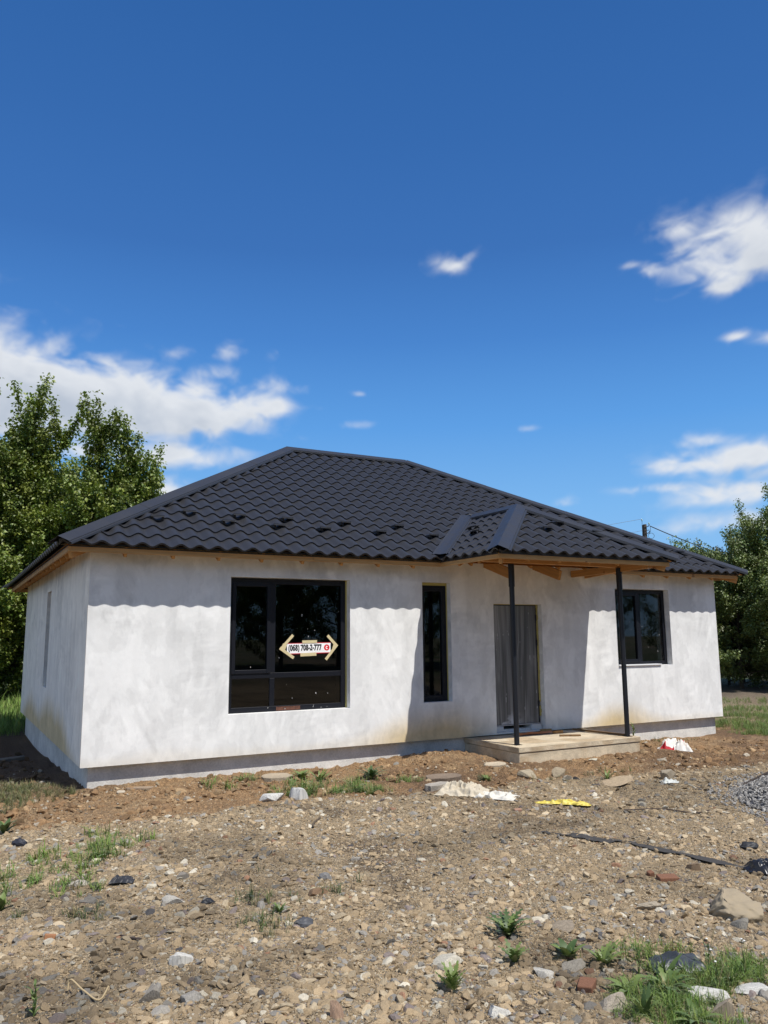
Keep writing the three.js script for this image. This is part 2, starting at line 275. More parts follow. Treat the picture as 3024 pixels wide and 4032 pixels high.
// ---------------------------------------------------------------- the house
const house = group('house');
tag(house, 'white plastered one-storey house with dark grey hipped metal tile roof', 'house');
const holes = { win: [1.995, 3.965, 0.582, 2.585], slim: [5.318, 5.888, 0.6, 2.59], door: [6.79, 7.872, 0.025, 2.245], side: [9.715, 11.195, 1.087, 2.578] };
{
  const s = new THREE.Shape([new THREE.Vector2(0, 0), new THREE.Vector2(W, 0), new THREE.Vector2(W, 3.06), new THREE.Vector2(0, 3.06)]);
  for (const [x0, x1, y0, y1] of Object.values(holes)) s.holes.push(new THREE.Path([new THREE.Vector2(x0, y0), new THREE.Vector2(x0, y1), new THREE.Vector2(x1, y1), new THREE.Vector2(x1, y0)]));
  part('wall', new THREE.ExtrudeGeometry(s, { depth: 0.38, bevelEnabled: false }).translate(0, 0, -0.38), mFront, house);
  const t = new THREE.Shape([new THREE.Vector2(0.002, 0.003), new THREE.Vector2(D, 0.003), new THREE.Vector2(D, 3.05), new THREE.Vector2(0.002, 3.05)]);
  t.holes.push(new THREE.Path([[4.475, 0.81], [4.475, 2.57], [5.09, 2.57], [5.09, 0.81]].map((p) => new THREE.Vector2(...p))));
  part('wall', new THREE.ExtrudeGeometry(t, { depth: 0.38, bevelEnabled: false }).rotateY(Math.PI / 2).translate(-0.004, 0, 0), mSide, house);
  part('wall', box(W - 0.38, W + 0.004, 0.003, 3.05, -D, -0.002), mSide, house);
  part('wall', box(0.376, W - 0.38, 0.003, 3.05, -D - 0.002, -D + 0.38), mSide, house);
  const pi = 0.116;
  part('plinth', box(pi, W - pi, -0.95, 0.06, -0.6, -pi), mPlinth, house);
  part('plinth', box(pi - 0.003, pi + 0.4, -0.95, 0.06, -D + pi, -pi - 0.002), mPlinth, house);
  part('plinth', box(W - pi - 0.4, W - pi + 0.003, -0.95, 0.06, -D + pi, -pi - 0.002), mPlinth, house);
  part('plinth', box(pi + 0.4, W - pi - 0.4, -0.95, 0.06, -D + pi, -D + pi + 0.4), mPlinth, house);
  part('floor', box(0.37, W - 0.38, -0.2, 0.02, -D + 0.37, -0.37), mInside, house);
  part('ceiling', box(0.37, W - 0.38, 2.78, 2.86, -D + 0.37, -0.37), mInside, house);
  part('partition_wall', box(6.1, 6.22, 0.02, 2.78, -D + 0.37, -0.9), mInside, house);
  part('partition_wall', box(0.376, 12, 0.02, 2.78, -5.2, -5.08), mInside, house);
}

// windows and door
function ring(x0, x1, y0, y1, w, z0, z1) { return [box(x0, x0 + w, y0, y1, z0, z1, 0.006), box(x1 - w, x1, y0, y1, z0, z1, 0.006), box(x0 + w, x1 - w, y0, y0 + w, z0, z1 - 0.001, 0.006), box(x0 + w, x1 - w, y1 - w, y1, z0, z1 - 0.001, 0.006)]; }
const zf = -0.125;
function pane(x0, x1, y0, y1, z, p) { part('pane', new THREE.PlaneGeometry(x1 - x0, y1 - y0).translate((x0 + x1) / 2, (y0 + y1) / 2, z), mGlass, p); }
function splashes(n, x0, x1, y0, y1, z, seed, p) {
  const r = rng(seed), L = [];
  for (let i = 0; i < n; i++) { const s = 0.003 + 0.006 * r() * r(), g = new THREE.IcosahedronGeometry(1, 1); g.scale(s * (0.6 + 0.5 * r()), s * (0.8 + 3.5 * r() * r()), 0.002); g.rotateZ((r() - 0.5) * 0.5); g.translate(lerp(x0, x1, r()), lerp(y0, y1, r()), z); L.push(g); }
  tag(part('plaster_splash', merge(L), std('plaster_dab', [0.62, 0.62, 0.6], 0.9), p), null, null, null, 'stuff');
}
{
  const w = group('window', house), [x0, x1, y0, y1] = holes.win, a = x0 + 0.004, b = x1 - 0.024, c = y0 + 0.002, d = y1 - 0.012;
  part('frame', merge([...ring(a, b, c, d, 0.078, zf - 0.075, zf), box(2.665, 2.755, 1.157, d - 0.078, zf - 0.074, zf - 0.002, 0.006), box(2.67, 2.75, c + 0.078, 1.077, zf - 0.074, zf - 0.002, 0.006), box(a + 0.078, b - 0.078, 1.077, 1.157, zf - 0.074, zf - 0.002, 0.006)]), mFrame, w);
  part('sash', merge(ring(2.062, 2.672, 1.15, 2.51, 0.058, zf - 0.06, zf + 0.014)), mFrame, w);
  pane(2.12, 2.614, 1.208, 2.452, zf - 0.02, w); pane(2.755, b - 0.078, 1.157, d - 0.078, zf - 0.02, w); pane(a + 0.078, 2.67, c + 0.078, 1.077, zf - 0.02, w); pane(2.75, b - 0.078, c + 0.078, 1.077, zf - 0.02, w);
  part('foam_strip', box(b, x1, y0, y1, zf - 0.07, zf + 0.006), mFoam, w);
  part('tape_patch', box(2.78, 3.17, c + 0.008, c + 0.066, zf, zf + 0.002), std('brown_tape', [0.15, 0.055, 0.03], 0.6, { map: stoneTexEarly }), w);
  splashes(13, 2.1, 3.85, 0.75, 2.1, zf - 0.016, 3, w); splashes(6, 2.07, 3.9, 0.6, 0.65, zf + 0.001, 5, w);
}
{
  const w = group('window', house), [x0, x1, y0, y1] = holes.slim, a = x0 + 0.004, b = x1 - 0.018, c = y0 + 0.002, d = y1 - 0.045;
  part('frame', merge(ring(a, b, c, d, 0.058, zf - 0.075, zf)), mFrame, w);
  part('sash', merge(ring(a + 0.05, b - 0.05, c + 0.05, d - 0.05, 0.052, zf - 0.06, zf + 0.014)), mFrame, w);
  pane(a + 0.1, b - 0.1, c + 0.1, d - 0.1, zf - 0.02, w);
  part('foam_strip', box(b, x1, y0, y1, zf - 0.07, zf + 0.008), mFoam, w);
  part('foam_strip', box(a, b, d, y1, zf - 0.07, zf - 0.004), mFoam, w);
}
{
  const w = group('window', house), [x0, x1, y0, y1] = holes.side, a = x0 + 0.004, b = x1 - 0.008, c = y0 + 0.002, d = y1 - 0.012;
  part('frame', merge([...ring(a, b, c, d, 0.072, zf - 0.075, zf), box(10.41, 10.5, c + 0.072, d - 0.072, zf - 0.074, zf - 0.002, 0.006)]), mFrame, w);
  part('sash', merge(ring(a + 0.06, 10.425, c + 0.06, d - 0.06, 0.06, zf - 0.06, zf + 0.014)), mFrame, w);
  pane(a + 0.12, 10.365, c + 0.12, d - 0.12, zf - 0.02, w); pane(10.5, b - 0.072, c + 0.072, d - 0.072, zf - 0.02, w);
  part('window_sill', box(x0 + 0.004, 10.86, y0 + 0.0, y0 + 0.022, zf + 0.002, 0.03, 0.004), std('white_sill', [0.72, 0.72, 0.72], 0.5), w);
  splashes(7, 9.9, 11.1, 1.2, 2.0, zf - 0.016, 9, w);
}
{
  const w = group('window', house);   // tall slot window in the shaded gable wall
  part('frame', merge([box(0.11, 0.18, 0.812, 2.568, -4.55, -4.477), box(0.11, 0.18, 0.812, 2.568, -5.088, -5.01), box(0.11, 0.18, 0.812, 0.89, -5.01, -4.55), box(0.11, 0.18, 2.49, 2.568, -5.01, -4.55)]), mFrame, w);
  part('pane', new THREE.PlaneGeometry(0.46, 1.6).rotateY(-Math.PI / 2).translate(0.14, 1.69, -4.78), mGlass, w);
}
{
  const d = group('door', house), [x0, x1, y0, y1] = holes.door;
  const filmTex = texture(512, 1024, (i, j) => {
    const x = i / 512, y = j / 1024, q = x * 12 + 0.8 * fbm(x * 3, y * 2.2, 3) + y * 1.6 * (vnoise(x * 3 + 8, 1) - 0.4);
    let v = 0.05 + 0.10 * smooth(0.45, 0.0, x) * smooth(0.55, 0.95, y + 0.1 * fbm(x * 8, y * 9, 3)) + 0.05 * smooth(0.55, 0.7, fbm(x * 2.4 + 2, y * 2 + 7, 3)) + 0.16 * Math.pow(fbm(q * 1.9, y * 1.7 + 3, 4), 2.2) + 0.13 * Math.pow(smooth(0.5, 0.9, fbm(q * 4.2 + 11, y * 1.4, 5)), 1.4) + 0.05 * smooth(0.62, 0.8, fbm(x * 3 + 4, y * 4, 3));
    if (fbm(x * 30, y * 16 + 4, 2) > 0.865) v += 0.24;
    v += 0.3 * smooth(0.12, 0.0, y) * smooth(0.5, 0.7, fbm(x * 6, y * 18, 3)) * smooth(0.75, 0.3, x);
    v *= 1.3; return [v * 0.96, v * 0.96, v * 0.96];
  }, { srgb: true, wrap: THREE.ClampToEdgeWrapping });
  const leafMat = phys('film_wrapped_door', [1, 1, 1], 0.32, { map: filmTex, bumpMap: filmTex, bumpScale: 0.002 });
  const g = new THREE.PlaneGeometry(0.93, 2.075, 24, 48), p = g.attributes.position;
  for (let i = 0; i < p.count; i++) p.setZ(i, 0.005 * (fbm(p.getX(i) * 9, p.getY(i) * 1.1 + 5, 3) - 0.5));
  g.computeVertexNormals(); g.translate(7.345, 1.18, zf + 0.012);
  part('film_cover', g, leafMat, d);
  part('door_leaf', box(6.875, 7.815, 0.135, 2.222, zf - 0.07, zf), mFrame, d);
  part('door_frame', merge([box(6.842, 6.872, 0.13, 2.235, zf - 0.08, zf + 0.012), box(7.818, 7.836, 0.13, 2.235, zf - 0.08, zf + 0.012), box(6.872, 7.818, 2.223, 2.24, zf - 0.08, zf + 0.012)]), mBlack, d);
  part('door_sill', box(6.87, 7.83, 0.118, 0.136, zf - 0.06, zf + 0.03, 0.004), std('sill_metal', [0.42, 0.42, 0.43], 0.45, { metalness: 0.6 }), d);
  for (const y of [0.42, 1.5, 1.95]) part('hinge', box(7.80, 7.828, y, y + 0.11, zf + 0.013, zf + 0.034, 0.006), mBlack, d);
  const foam = [];
  { const r = rng(8); for (let y = 0.5; y < 2.2; y += 0.07) foam.push(box(7.834 - 0.006 * r(), 7.868, y, y + 0.075, zf - 0.05, zf + 0.016 + 0.012 * r(), 0.008)); for (let y = 0.25; y < 0.43; y += 0.06) foam.push(box(7.835, 7.868, y, y + 0.065, zf - 0.05, zf + 0.02 + 0.02 * r(), 0.01)); }
  part('foam_strip', merge(foam), mFoam, d);
  part('foam_strip', box(6.842, 7.848, 2.236, 2.246, zf - 0.06, zf + 0.02), mFoam, d);
  const block = std('aerated_block', [0.62, 0.61, 0.58], 0.95, { bumpMap: grain, bumpScale: 0.006 });
  part('support_block', box(6.80, 6.99, 0.026, 0.117, -0.3, -0.07, 0.006), block, d);
  part('support_block', box(7.6, 7.825, 0.026, 0.117, -0.3, -0.06, 0.006), block, d);
}

// ---------------------------------------------------------------- the roof: overlapping metal tiles laid on four main slopes and three porch slopes
const M = 0.555, CT = 1 / Math.hypot(1, M), ST = M * CT, YE = 2.908, E = 0.44, PITCH = 0.2625, STEP = 0.338;
const eave = { x0: -E, x1: W + E, z0: -D - E, z1: E }, half = (D + 2 * E) / 2, porch = { x0: 5.42, x1: 9.13, z1: 2.02 }, ph = (porch.x1 - porch.x0) / 2;
const sheathing = [];
function slope(O, U, Vd, poly) { return { O, U, V: Vd, N: U.clone().cross(Vd).normalize(), poly: poly.map(([u, r]) => [u, r / CT]) }; }
const slopes = {
  front: slope(V(eave.x0, YE, E), V(1, 0, 0), V(0, ST, -CT), [[0, 0], [W + 2 * E, 0], [W + 2 * E - half, half], [half, half]]),
  west: slope(V(eave.x0, YE, eave.z0), V(0, 0, 1), V(CT, ST, 0), [[0, 0], [2 * half, 0], [half, half]]),
  east: slope(V(eave.x1, YE, eave.z1), V(0, 0, -1), V(-CT, ST, 0), [[0, 0], [2 * half, 0], [half, half]]),
  back: slope(V(eave.x1, YE, eave.z0), V(-1, 0, 0), V(0, ST, CT), [[0, 0], [W + 2 * E, 0], [W + 2 * E - half, half], [half, half]]),
  porchLeft: slope(V(porch.x0, YE, E), V(0, 0, 1), V(CT, ST, 0), [[0, 0], [porch.z1 - E, 0], [porch.z1 - E - ph, ph], [-ph, ph]]),
  porchFront: slope(V(porch.x0, YE, porch.z1), V(1, 0, 0), V(0, ST, -CT), [[0, 0], [2 * ph, 0], [ph, ph]]),
  porchRight: slope(V(porch.x1, YE, porch.z1), V(0, 0, -1), V(-CT, ST, 0), [[0, 0], [porch.z1 - E, 0], [porch.z1 - E + ph, ph], [ph, ph]]),
};
const crest = (u) => 0.052 * Math.pow(0.5 - 0.5 * Math.cos(u / PITCH * 2 * Math.PI), 0.92);
function tileGeometry(inside) {   // one wave wide, one step long, lower edge lifted over the row below; inside(u, v) clips a tile at a hip
  const n = 14, P = [], Nn = [], I = [], rise = (v) => lerp(0.027, 0.003, clamp(v / STEP));
  const put = (u, v, h, nx, nv, nn) => { P.push(u, v, h); Nn.push(nx, nv, nn); return P.length / 3 - 1; };
  const slopeAt = (u) => (crest(u + 0.002) - crest(u - 0.002)) / 0.004;
  const edge = (u) => 0.014 * crest(u) / 0.052, v0 = -0.004, v1 = STEP + 0.012;
  for (let i = 0; i < n; i++) {
    const ua = i / n * PITCH, ub = (i + 1) / n * PITCH;
    let quad = [[ua, v0], [ub, v0], [ub, v1], [ua, v1]];
    if (inside) { quad = inside(quad); if (quad.length < 3) continue; }
    const idx = quad.map(([u, v]) => { const k = slopeAt(u), q = Math.hypot(k, 1); return put(u, Math.abs(v - v0) < 1e-6 ? v + edge(u) : v, crest(u) + rise(v), -k / q, 0.06, 1 / q); });
    for (let k = 1; k < idx.length - 1; k++) I.push(idx[0], idx[k], idx[k + 1]);
    if (quad.some(([, v]) => Math.abs(v - v0) < 1e-6)) {
      const low = quad.filter(([, v]) => Math.abs(v - v0) < 1e-6).map(([u]) => u), a = Math.min(...low), b = Math.max(...low);
      if (b - a > 1e-5) { const q = [put(a, v0 + edge(a), crest(a) + rise(v0), 0, -1, 0), put(b, v0 + edge(b), crest(b) + rise(v0), 0, -1, 0), put(b, v0 + edge(b) + 0.002, crest(b) - 0.002, 0, -1, 0), put(a, v0 + edge(a) + 0.002, crest(a) - 0.002, 0, -1, 0)]; I.push(q[0], q[2], q[1], q[0], q[3], q[2]); }
    }
  }
  const g = new THREE.BufferGeometry();
  g.setAttribute('position', new THREE.Float32BufferAttribute(P, 3)); g.setAttribute('normal', new THREE.Float32BufferAttribute(Nn, 3));
  g.setAttribute('uv', new THREE.Float32BufferAttribute(P.filter((_, i) => i % 3 < 2), 2)); g.setIndex(I);
  return g;
}
const wholeTile = tileGeometry(null);
const roof = part('roof', new THREE.BufferGeometry(), mWoodDark, house);
const tileList = [], farTiles = [];
for (const [name, s] of Object.entries(slopes)) {
  const sides = s.poly.map(([u, v], i) => { const [a, b] = s.poly[(i + 1) % s.poly.length], dx = a - u, dy = b - v, l = Math.hypot(dx, dy); return [-dy / l, dx / l, (u * -dy + v * dx) / l]; });   // inward
  const us = s.poly.map((p) => p[0]), vs = s.poly.map((p) => p[1]), shift = name === 'front' ? 0.115 : 0.06;
  for (let v = 0; v < Math.max(...vs) - 0.02; v += STEP) for (let u = Math.floor(Math.min(...us) / PITCH - 1) * PITCH + shift; u < Math.max(...us); u += PITCH) {
    const corner = [[u, v], [u + PITCH, v], [u + PITCH, v + STEP], [u, v + STEP]];
    let out = false, cut = false;
    for (const [i, [a, b, c]] of sides.entries()) { const k = corner.filter(([x, y]) => a * x + b * y < c - (i === 0 ? 1 : 0) - 1e-6).length; if (k === 4) out = true; if (k) cut = true; }
    if (out) continue;
    const at = s.O.clone().addScaledVector(s.U, u).addScaledVector(s.V, v), mid = at.clone().addScaledVector(s.U, PITCH / 2).addScaledVector(s.V, STEP / 2);
    if (name === 'front' && Math.abs(mid.x - (porch.x0 + ph)) < ph - (E - mid.z) - 0.3) continue;   // under the porch roof
    const geo = cut ? tileGeometry((quad) => {
      let q = quad.map(([x, y]) => [x + u, y + v]);
      for (const [i, [a, b, c]] of sides.entries()) {
        if (i === 0) continue;
        const r = [];
        for (let k = 0; k < q.length; k++) { const A = q[k], B = q[(k + 1) % q.length], da = a * A[0] + b * A[1] - c, db = a * B[0] + b * B[1] - c; if (da >= 0) r.push(A); if ((da >= 0) !== (db >= 0)) { const t = da / (da - db); r.push([lerp(A[0], B[0], t), lerp(A[1], B[1], t)]); } }
        q = r; if (q.length < 3) return [];
      }
      return q.map(([x, y]) => [x - u, y - v]);
    }) : wholeTile;
    if (!geo.attributes.position.count) continue;
    const view = mid.clone().sub(camera.position), d = view.length(), area = -view.dot(s.N) / d / (d * d);
    const mtx = new THREE.Matrix4().makeBasis(s.U, s.V, s.N).setPosition(at);
    const behind = (name === 'porchRight' || name === 'east' || name === 'back' || name === 'west');
    (behind ? farTiles : tileList).push({ geo, mtx, area, cut });
  }
  const O = s.O.clone().addScaledVector(s.N, -0.035), q = s.poly.map(([u, v]) => O.clone().addScaledVector(s.U, u).addScaledVector(s.V, v));
  const inset = name.startsWith('porch') ? 0.06 : 0.06;
  q[0].addScaledVector(s.V, inset); q[1].addScaledVector(s.V, inset);
  const tri = []; for (let k = 1; k < q.length - 1; k++) tri.push(q[0], q[k], q[k + 1]);
  const g = new THREE.BufferGeometry().setFromPoints(tri); g.computeVertexNormals();
  g.setAttribute('uv', new THREE.Float32BufferAttribute(tri.flatMap((p) => [p.x + p.y, p.z + p.y]), 2)); sheathing.push(g);
}
roof.geometry = merge(sheathing); roof.material.side = THREE.DoubleSide;
tileList.sort((a, b) => b.area - a.area);
for (const t of tileList.slice(0, 300)) { const m = part('roof_tile', t.geo, mTile, roof); m.matrixAutoUpdate = true; t.mtx.decompose(m.position, m.quaternion, m.scale); }
tag(part('roof_tile', merge([...tileList.slice(300), ...farTiles].map((t) => t.geo.clone().applyMatrix4(t.mtx))), mTile, roof), null, null, null, 'stuff');

// ridge, hip and valley caps: bent metal strips in two-metre lengths
function cap(a, b, n1, n2, wing = 0.165, lift = 0.094, extra = 0) {
  const d = b.clone().sub(a), L = d.length(); d.normalize();
  const side = (n) => { const s = n.clone().cross(d).normalize(); return s; };
  let d1 = side(n1), d2 = side(n2);
  if (d1.dot(n2) > 0 && !extra) d1.negate(); if (d2.dot(n1) > 0 && !extra) d2.negate();
  if (extra) { if (d1.dot(extra) < 0) d1.negate(); if (d2.dot(extra) > 0) d2.negate(); }
  const up = n1.clone().add(n2).normalize(), n = Math.max(1, Math.round(L / 2));
  for (let i = 0; i < n; i++) {
    const p = a.clone().addScaledVector(d, L * i / n - (i ? 0.06 : 0)), q = a.clone().addScaledVector(d, L * (i + 1) / n), o = i % 2 ? 0.0025 : 0;
    const prof = (c) => [c.clone().addScaledVector(d1, wing + 0.012).addScaledVector(n1, 0.058 + o), c.clone().addScaledVector(d1, wing).addScaledVector(n1, 0.083 + o), c.clone().addScaledVector(d1, wing - 0.03).addScaledVector(n1, 0.078 + o), c.clone().addScaledVector(d1, wing - 0.035).addScaledVector(n1, 0.09 + o),
      c.clone().addScaledVector(up, lift + o + 0.02), c.clone().addScaledVector(d2, wing - 0.035).addScaledVector(n2, 0.09 + o), c.clone().addScaledVector(d2, wing - 0.03).addScaledVector(n2, 0.078 + o), c.clone().addScaledVector(d2, wing).addScaledVector(n2, 0.083 + o), c.clone().addScaledVector(d2, wing + 0.012).addScaledVector(n2, 0.058 + o)];
    const A = prof(p), B = prof(q), tri = [], uv = [];
    for (let k = 0; k < A.length - 1; k++) { tri.push(A[k], B[k], B[k + 1], A[k], B[k + 1], A[k + 1]); uv.push(0, k / 9, 2, k / 9, 2, (k + 1) / 9, 0, k / 9, 2, (k + 1) / 9, 0, (k + 1) / 9); }
    const g = new THREE.BufferGeometry().setFromPoints(tri); g.setAttribute('uv', new THREE.Float32BufferAttribute(uv, 2)); g.computeVertexNormals();
    part('ridge_cap', g, mCap, roof);
  }
}
const YR = YE + M * half, rl = V(eave.x0 + half, YR, E - half), rr = V(eave.x1 - half, YR, E - half), S = slopes;
cap(V(eave.x0 - 0.02, YE - 0.005, E + 0.02), rl, S.front.N, S.west.N);
cap(V(eave.x1 + 0.02, YE - 0.005, E + 0.02), rr, S.front.N, S.east.N);
cap(V(eave.x0, YE, eave.z0), rl, S.back.N, S.west.N); cap(V(eave.x1, YE, eave.z0), rr, S.back.N, S.east.N);
cap(rl, rr, S.front.N, S.back.N);
const yp = YE + M * ph, apex = V(porch.x0 + ph, yp, porch.z1 - ph);
cap(V(porch.x0 - 0.02, YE - 0.005, porch.z1 + 0.02), apex, S.porchFront.N, S.porchLeft.N);
cap(V(porch.x1 + 0.02, YE - 0.005, porch.z1 + 0.02), apex, S.porchFront.N, S.porchRight.N);
cap(apex, V(porch.x0 + ph, yp, E - ph), S.porchLeft.N, S.porchRight.N);
cap(V(porch.x0 - 0.0, YE, E + 0.0), V(porch.x0 + ph, yp, E - ph), S.front.N, S.porchLeft.N, 0.17, 0.1, V(-1, 0, -1));
cap(V(porch.x1, YE, E), V(porch.x0 + ph, yp, E - ph), S.front.N, S.porchRight.N, 0.17, 0.1, V(1, 0, -1));

// snow guards
{
  const s = new THREE.Shape(); s.moveTo(-0.1, 0.075); s.lineTo(0.105, 0.075); s.lineTo(0.1, 0.03); s.quadraticCurveTo(0.085, -0.012, 0.03, -0.012); s.lineTo(-0.03, -0.012); s.quadraticCurveTo(-0.075, -0.008, -0.09, 0.03); s.closePath();
  const h = new THREE.Path(); h.moveTo(-0.058, 0.048); h.lineTo(0.07, 0.048); h.lineTo(0.064, 0.026); h.quadraticCurveTo(0.055, 0.004, 0.02, 0.004); h.lineTo(-0.02, 0.004); h.quadraticCurveTo(-0.045, 0.006, -0.058, 0.048); s.holes.push(h);
  const loop = new THREE.ExtrudeGeometry(s, { depth: 0.004, bevelEnabled: false, curveSegments: 6 });   // the loop stands up from the tile
  loop.rotateX(Math.PI / 2 - 0.25); loop.translate(0, 0, 0);
  const plate = new THREE.BufferGeometry(), P = [[-0.105, -0.03, 0.078], [0.105, -0.03, 0.078], [0.1, 0.085, 0.04], [-0.1, 0.085, 0.04], [-0.105, -0.036, 0.07], [0.105, -0.036, 0.07], [0.1, 0.085, 0.034], [-0.1, 0.085, 0.034]];
  plate.setAttribute('position', new THREE.Float32BufferAttribute([0, 1, 2, 0, 2, 3, 4, 6, 5, 4, 7, 6, 0, 4, 5, 0, 5, 1, 1, 5, 6, 1, 6, 2, 3, 7, 4, 3, 4, 0].flatMap((i) => P[i]), 3)); plate.computeVertexNormals();
  const cheek = new THREE.BufferGeometry(); cheek.setAttribute('position', new THREE.Float32BufferAttribute([[-0.105, -0.03, 0.078], [-0.1, 0.085, 0.04], [-0.16, 0.05, 0.012], [-0.105, -0.036, 0.02], [-0.105, -0.03, 0.078], [-0.16, 0.05, 0.012]].flat(), 3)); cheek.computeVertexNormals();
  const geo = merge([loop, plate, cheek]);
  const spot = (s, P) => { const d = V(...P).sub(s.O), u = d.dot(s.U), v = d.dot(s.V); const m = part('snow_guard', geo, new THREE.MeshStandardMaterial({ name: 'guard_metal', color: rgb(0.022, 0.023, 0.027), roughness: 0.5, side: THREE.DoubleSide }), roof); m.quaternion.setFromRotationMatrix(new THREE.Matrix4().makeBasis(s.U, s.V, s.N)); m.position.copy(s.O).addScaledVector(s.U, u).addScaledVector(s.V, v).addScaledVector(s.N, 0.034); };
  for (const p of [[0.971, 3.38, -0.45], [1.523, 3.53, -0.73], [2.064, 3.38, -0.45], [2.324, 3.53, -0.72], [2.892, 3.36, -0.42], [3.149, 3.53, -0.72], [3.703, 3.36, -0.42], [4.219, 3.53, -0.72], [4.756, 3.37, -0.43], [5.283, 3.54, -0.74], [5.808, 3.36, -0.41], [12.0, 3.34, -0.38]]) spot(S.front, p);
  for (const p of [[7.081, 3.4, 1.144], [7.615, 3.57, 0.851], [8.181, 3.4, 1.147]]) spot(S.porchFront, p);
  for (const p of [[6.55, 3.57, -0.2], [6.3, 3.42, 0.24]]) spot(S.porchLeft, p);
}

// eaves: fascia boards, flashing behind the tile lip, rafter tails
{
  const y0 = 2.826, y1 = 2.906, f = 0.338;
  const along = (axis, a, b, c, side, joints) => {
    const cut = [a, ...joints, b];
    for (let i = 0; i < cut.length - 1; i++) {
      const p = cut[i] + (i ? 0.002 : 0), q = cut[i + 1], dz = i % 2 ? 0.002 : 0;
      part('fascia_board', axis === 'x' ? beam(V(p, (y0 + y1) / 2, c - side * (0.014 - dz)), V(q, (y0 + y1) / 2, c - side * (0.014 - dz)), 0.028, y1 - y0) : beam(V(c - side * (0.014 - dz), (y0 + y1) / 2, p), V(c - side * (0.014 - dz), (y0 + y1) / 2, q), 0.028, y1 - y0), mWood, roof);
    }
    part('eave_flashing', axis === 'x' ? box(a, b, y1 - 0.012, y1 + 0.045, c + side * 0.001 - 0.002, c + side * 0.001 + 0.002) : box(c + side * 0.001 - 0.002, c + side * 0.001 + 0.002, y1 - 0.012, y1 + 0.045, a, b), mCap, roof);
  };
  const px0 = 5.48, px1 = 9.07, pz = 1.955;
  along('x', -f, px0, f, 1, [3.18]); along('x', px1, W + f, f, 1, []);
  along('z', -D - f, f - 0.032, -f, -1, [-6.1, -2.2]); along('z', -D - f, f - 0.032, W + f, 1, [-5]); along('x', -f, W + f, -D - f, -1, [4, 8]);
  along('z', f + 0.0, pz - 0.03, px0, -1, []); along('x', px0, px1, pz, 1, []); along('z', f + 0.004, pz - 0.03, px1, 1, []);
  const low = 0.045 + 0.072, raf = (s, P, r0, r1, h = 0.145, w = 0.045) => {
    const q = s.poly, hx = Math.min(...q.slice(2).map(([u]) => u)), u = P.clone().sub(s.O).dot(s.U), span = q[1][0], room = s === S.porchLeft ? span - u : s === S.porchRight ? u : Math.min(u, span - u);
    r1 = Math.min(r1, (room - 0.12) / CT); if (r1 - r0 < 0.12) return;   // a rafter under slope s through eave point P, from r0 to r1 along the slope
    const o = s.N.clone().multiplyScalar(-low + 0.0725 - h / 2);
    part('rafter', beam(P.clone().addScaledVector(s.V, r0).add(o), P.clone().addScaledVector(s.V, r1).add(o), w, h, s.N), mWoodDark, roof);
  };
  for (let x = -0.25; x < W + 0.35; x += 0.655) if (x < 5.3 || x > 9.2) raf(S.front, V(x, YE, E), 0.085, 0.8);
  for (let x = 5.62; x < 9; x += 0.66) raf(S.front, V(x, YE, E), 0.3, 0.8);
  for (let z = -9.6; z < 0.2; z += 0.62) raf(S.west, V(eave.x0, YE, z), 0.085, 0.8);
  for (let z = -9.6; z < 0.2; z += 0.62) raf(S.east, V(eave.x1, YE, z), 0.085, 0.8);
  for (let x = 6.1; x < 8.8; x += 0.62) raf(S.porchFront, V(x, YE, porch.z1), 0.085, 0.6, 0.12);
  for (const z of [0.75, 1.3]) { raf(S.porchLeft, V(porch.x0, YE, z), 0.085, 1.2, 0.12); raf(S.porchRight, V(porch.x1, YE, z), 0.085, 1.2, 0.12); }
  part('rafter', beam(V(-0.31, 2.80, 0.31), V(0.5, 3.22, -0.5), 0.05, 0.13), mWoodDark, roof);
  part('rafter', beam(V(W + 0.33, 2.8, 0.33), V(W - 0.5, 3.2, -0.5), 0.05, 0.14), mWoodDark, roof);
  part('rafter', beam(V(px0 + 0.05, 2.80, pz - 0.05), V(6.6, 3.32, 0.86), 0.05, 0.12), mWoodDark, roof);
  part('rafter', beam(V(px1 - 0.05, 2.80, pz - 0.05), V(7.95, 3.32, 0.86), 0.05, 0.12), mWoodDark, roof);
  part('porch_joist', beam(V(6.62, 3.0, -0.1), V(6.62, 2.72, 0.72), 0.05, 0.17), mWoodDark, roof);
  part('porch_joist', beam(V(7.72, 3.0, -0.1), V(7.72, 2.72, 0.72), 0.05, 0.17), mWoodDark, roof);
  part('porch_beam', beam(V(5.62, 2.90, 1.17), V(9.0, 2.90, 1.2), 0.1, 0.1), mWoodDark, roof);
  part('porch_beam', beam(V(8.62, 2.82, 0.02), V(8.62, 2.84, 1.9), 0.05, 0.12), mWoodDark, roof);
  part('porch_beam', beam(V(8.95, 2.80, 0.02), V(8.72, 2.84, 1.3), 0.04, 0.1), mWoodDark, roof);
}
// porch: slab, posts
{
  const s = group('porch_slab', house);
  part('slab_top', box(6.17, 8.76, -0.105, -0.02, -0.11, 1.38, 0.012), mSlab, s);
  part('slab_base', box(6.185, 8.745, -0.6, -0.108, -0.11, 1.366, 0.012), mSlab, s);
  for (const [x, z] of [[6.35, 1.105], [8.6, 1.24]]) {
    const p = group('porch_post', house);
    part('tube', capped([V(x, -0.022, z), V(x, 2.7, z)], 0.0415, 20), mPost, p);
    part('sleeve', capped([V(x, 2.47, z), V(x, 2.84, z)], 0.05, 20), mPost, p);
    part('foot_plate', box(x - 0.06, x + 0.06, -0.0198, -0.013, z - 0.06, z + 0.06), mPost, p);
  }
}

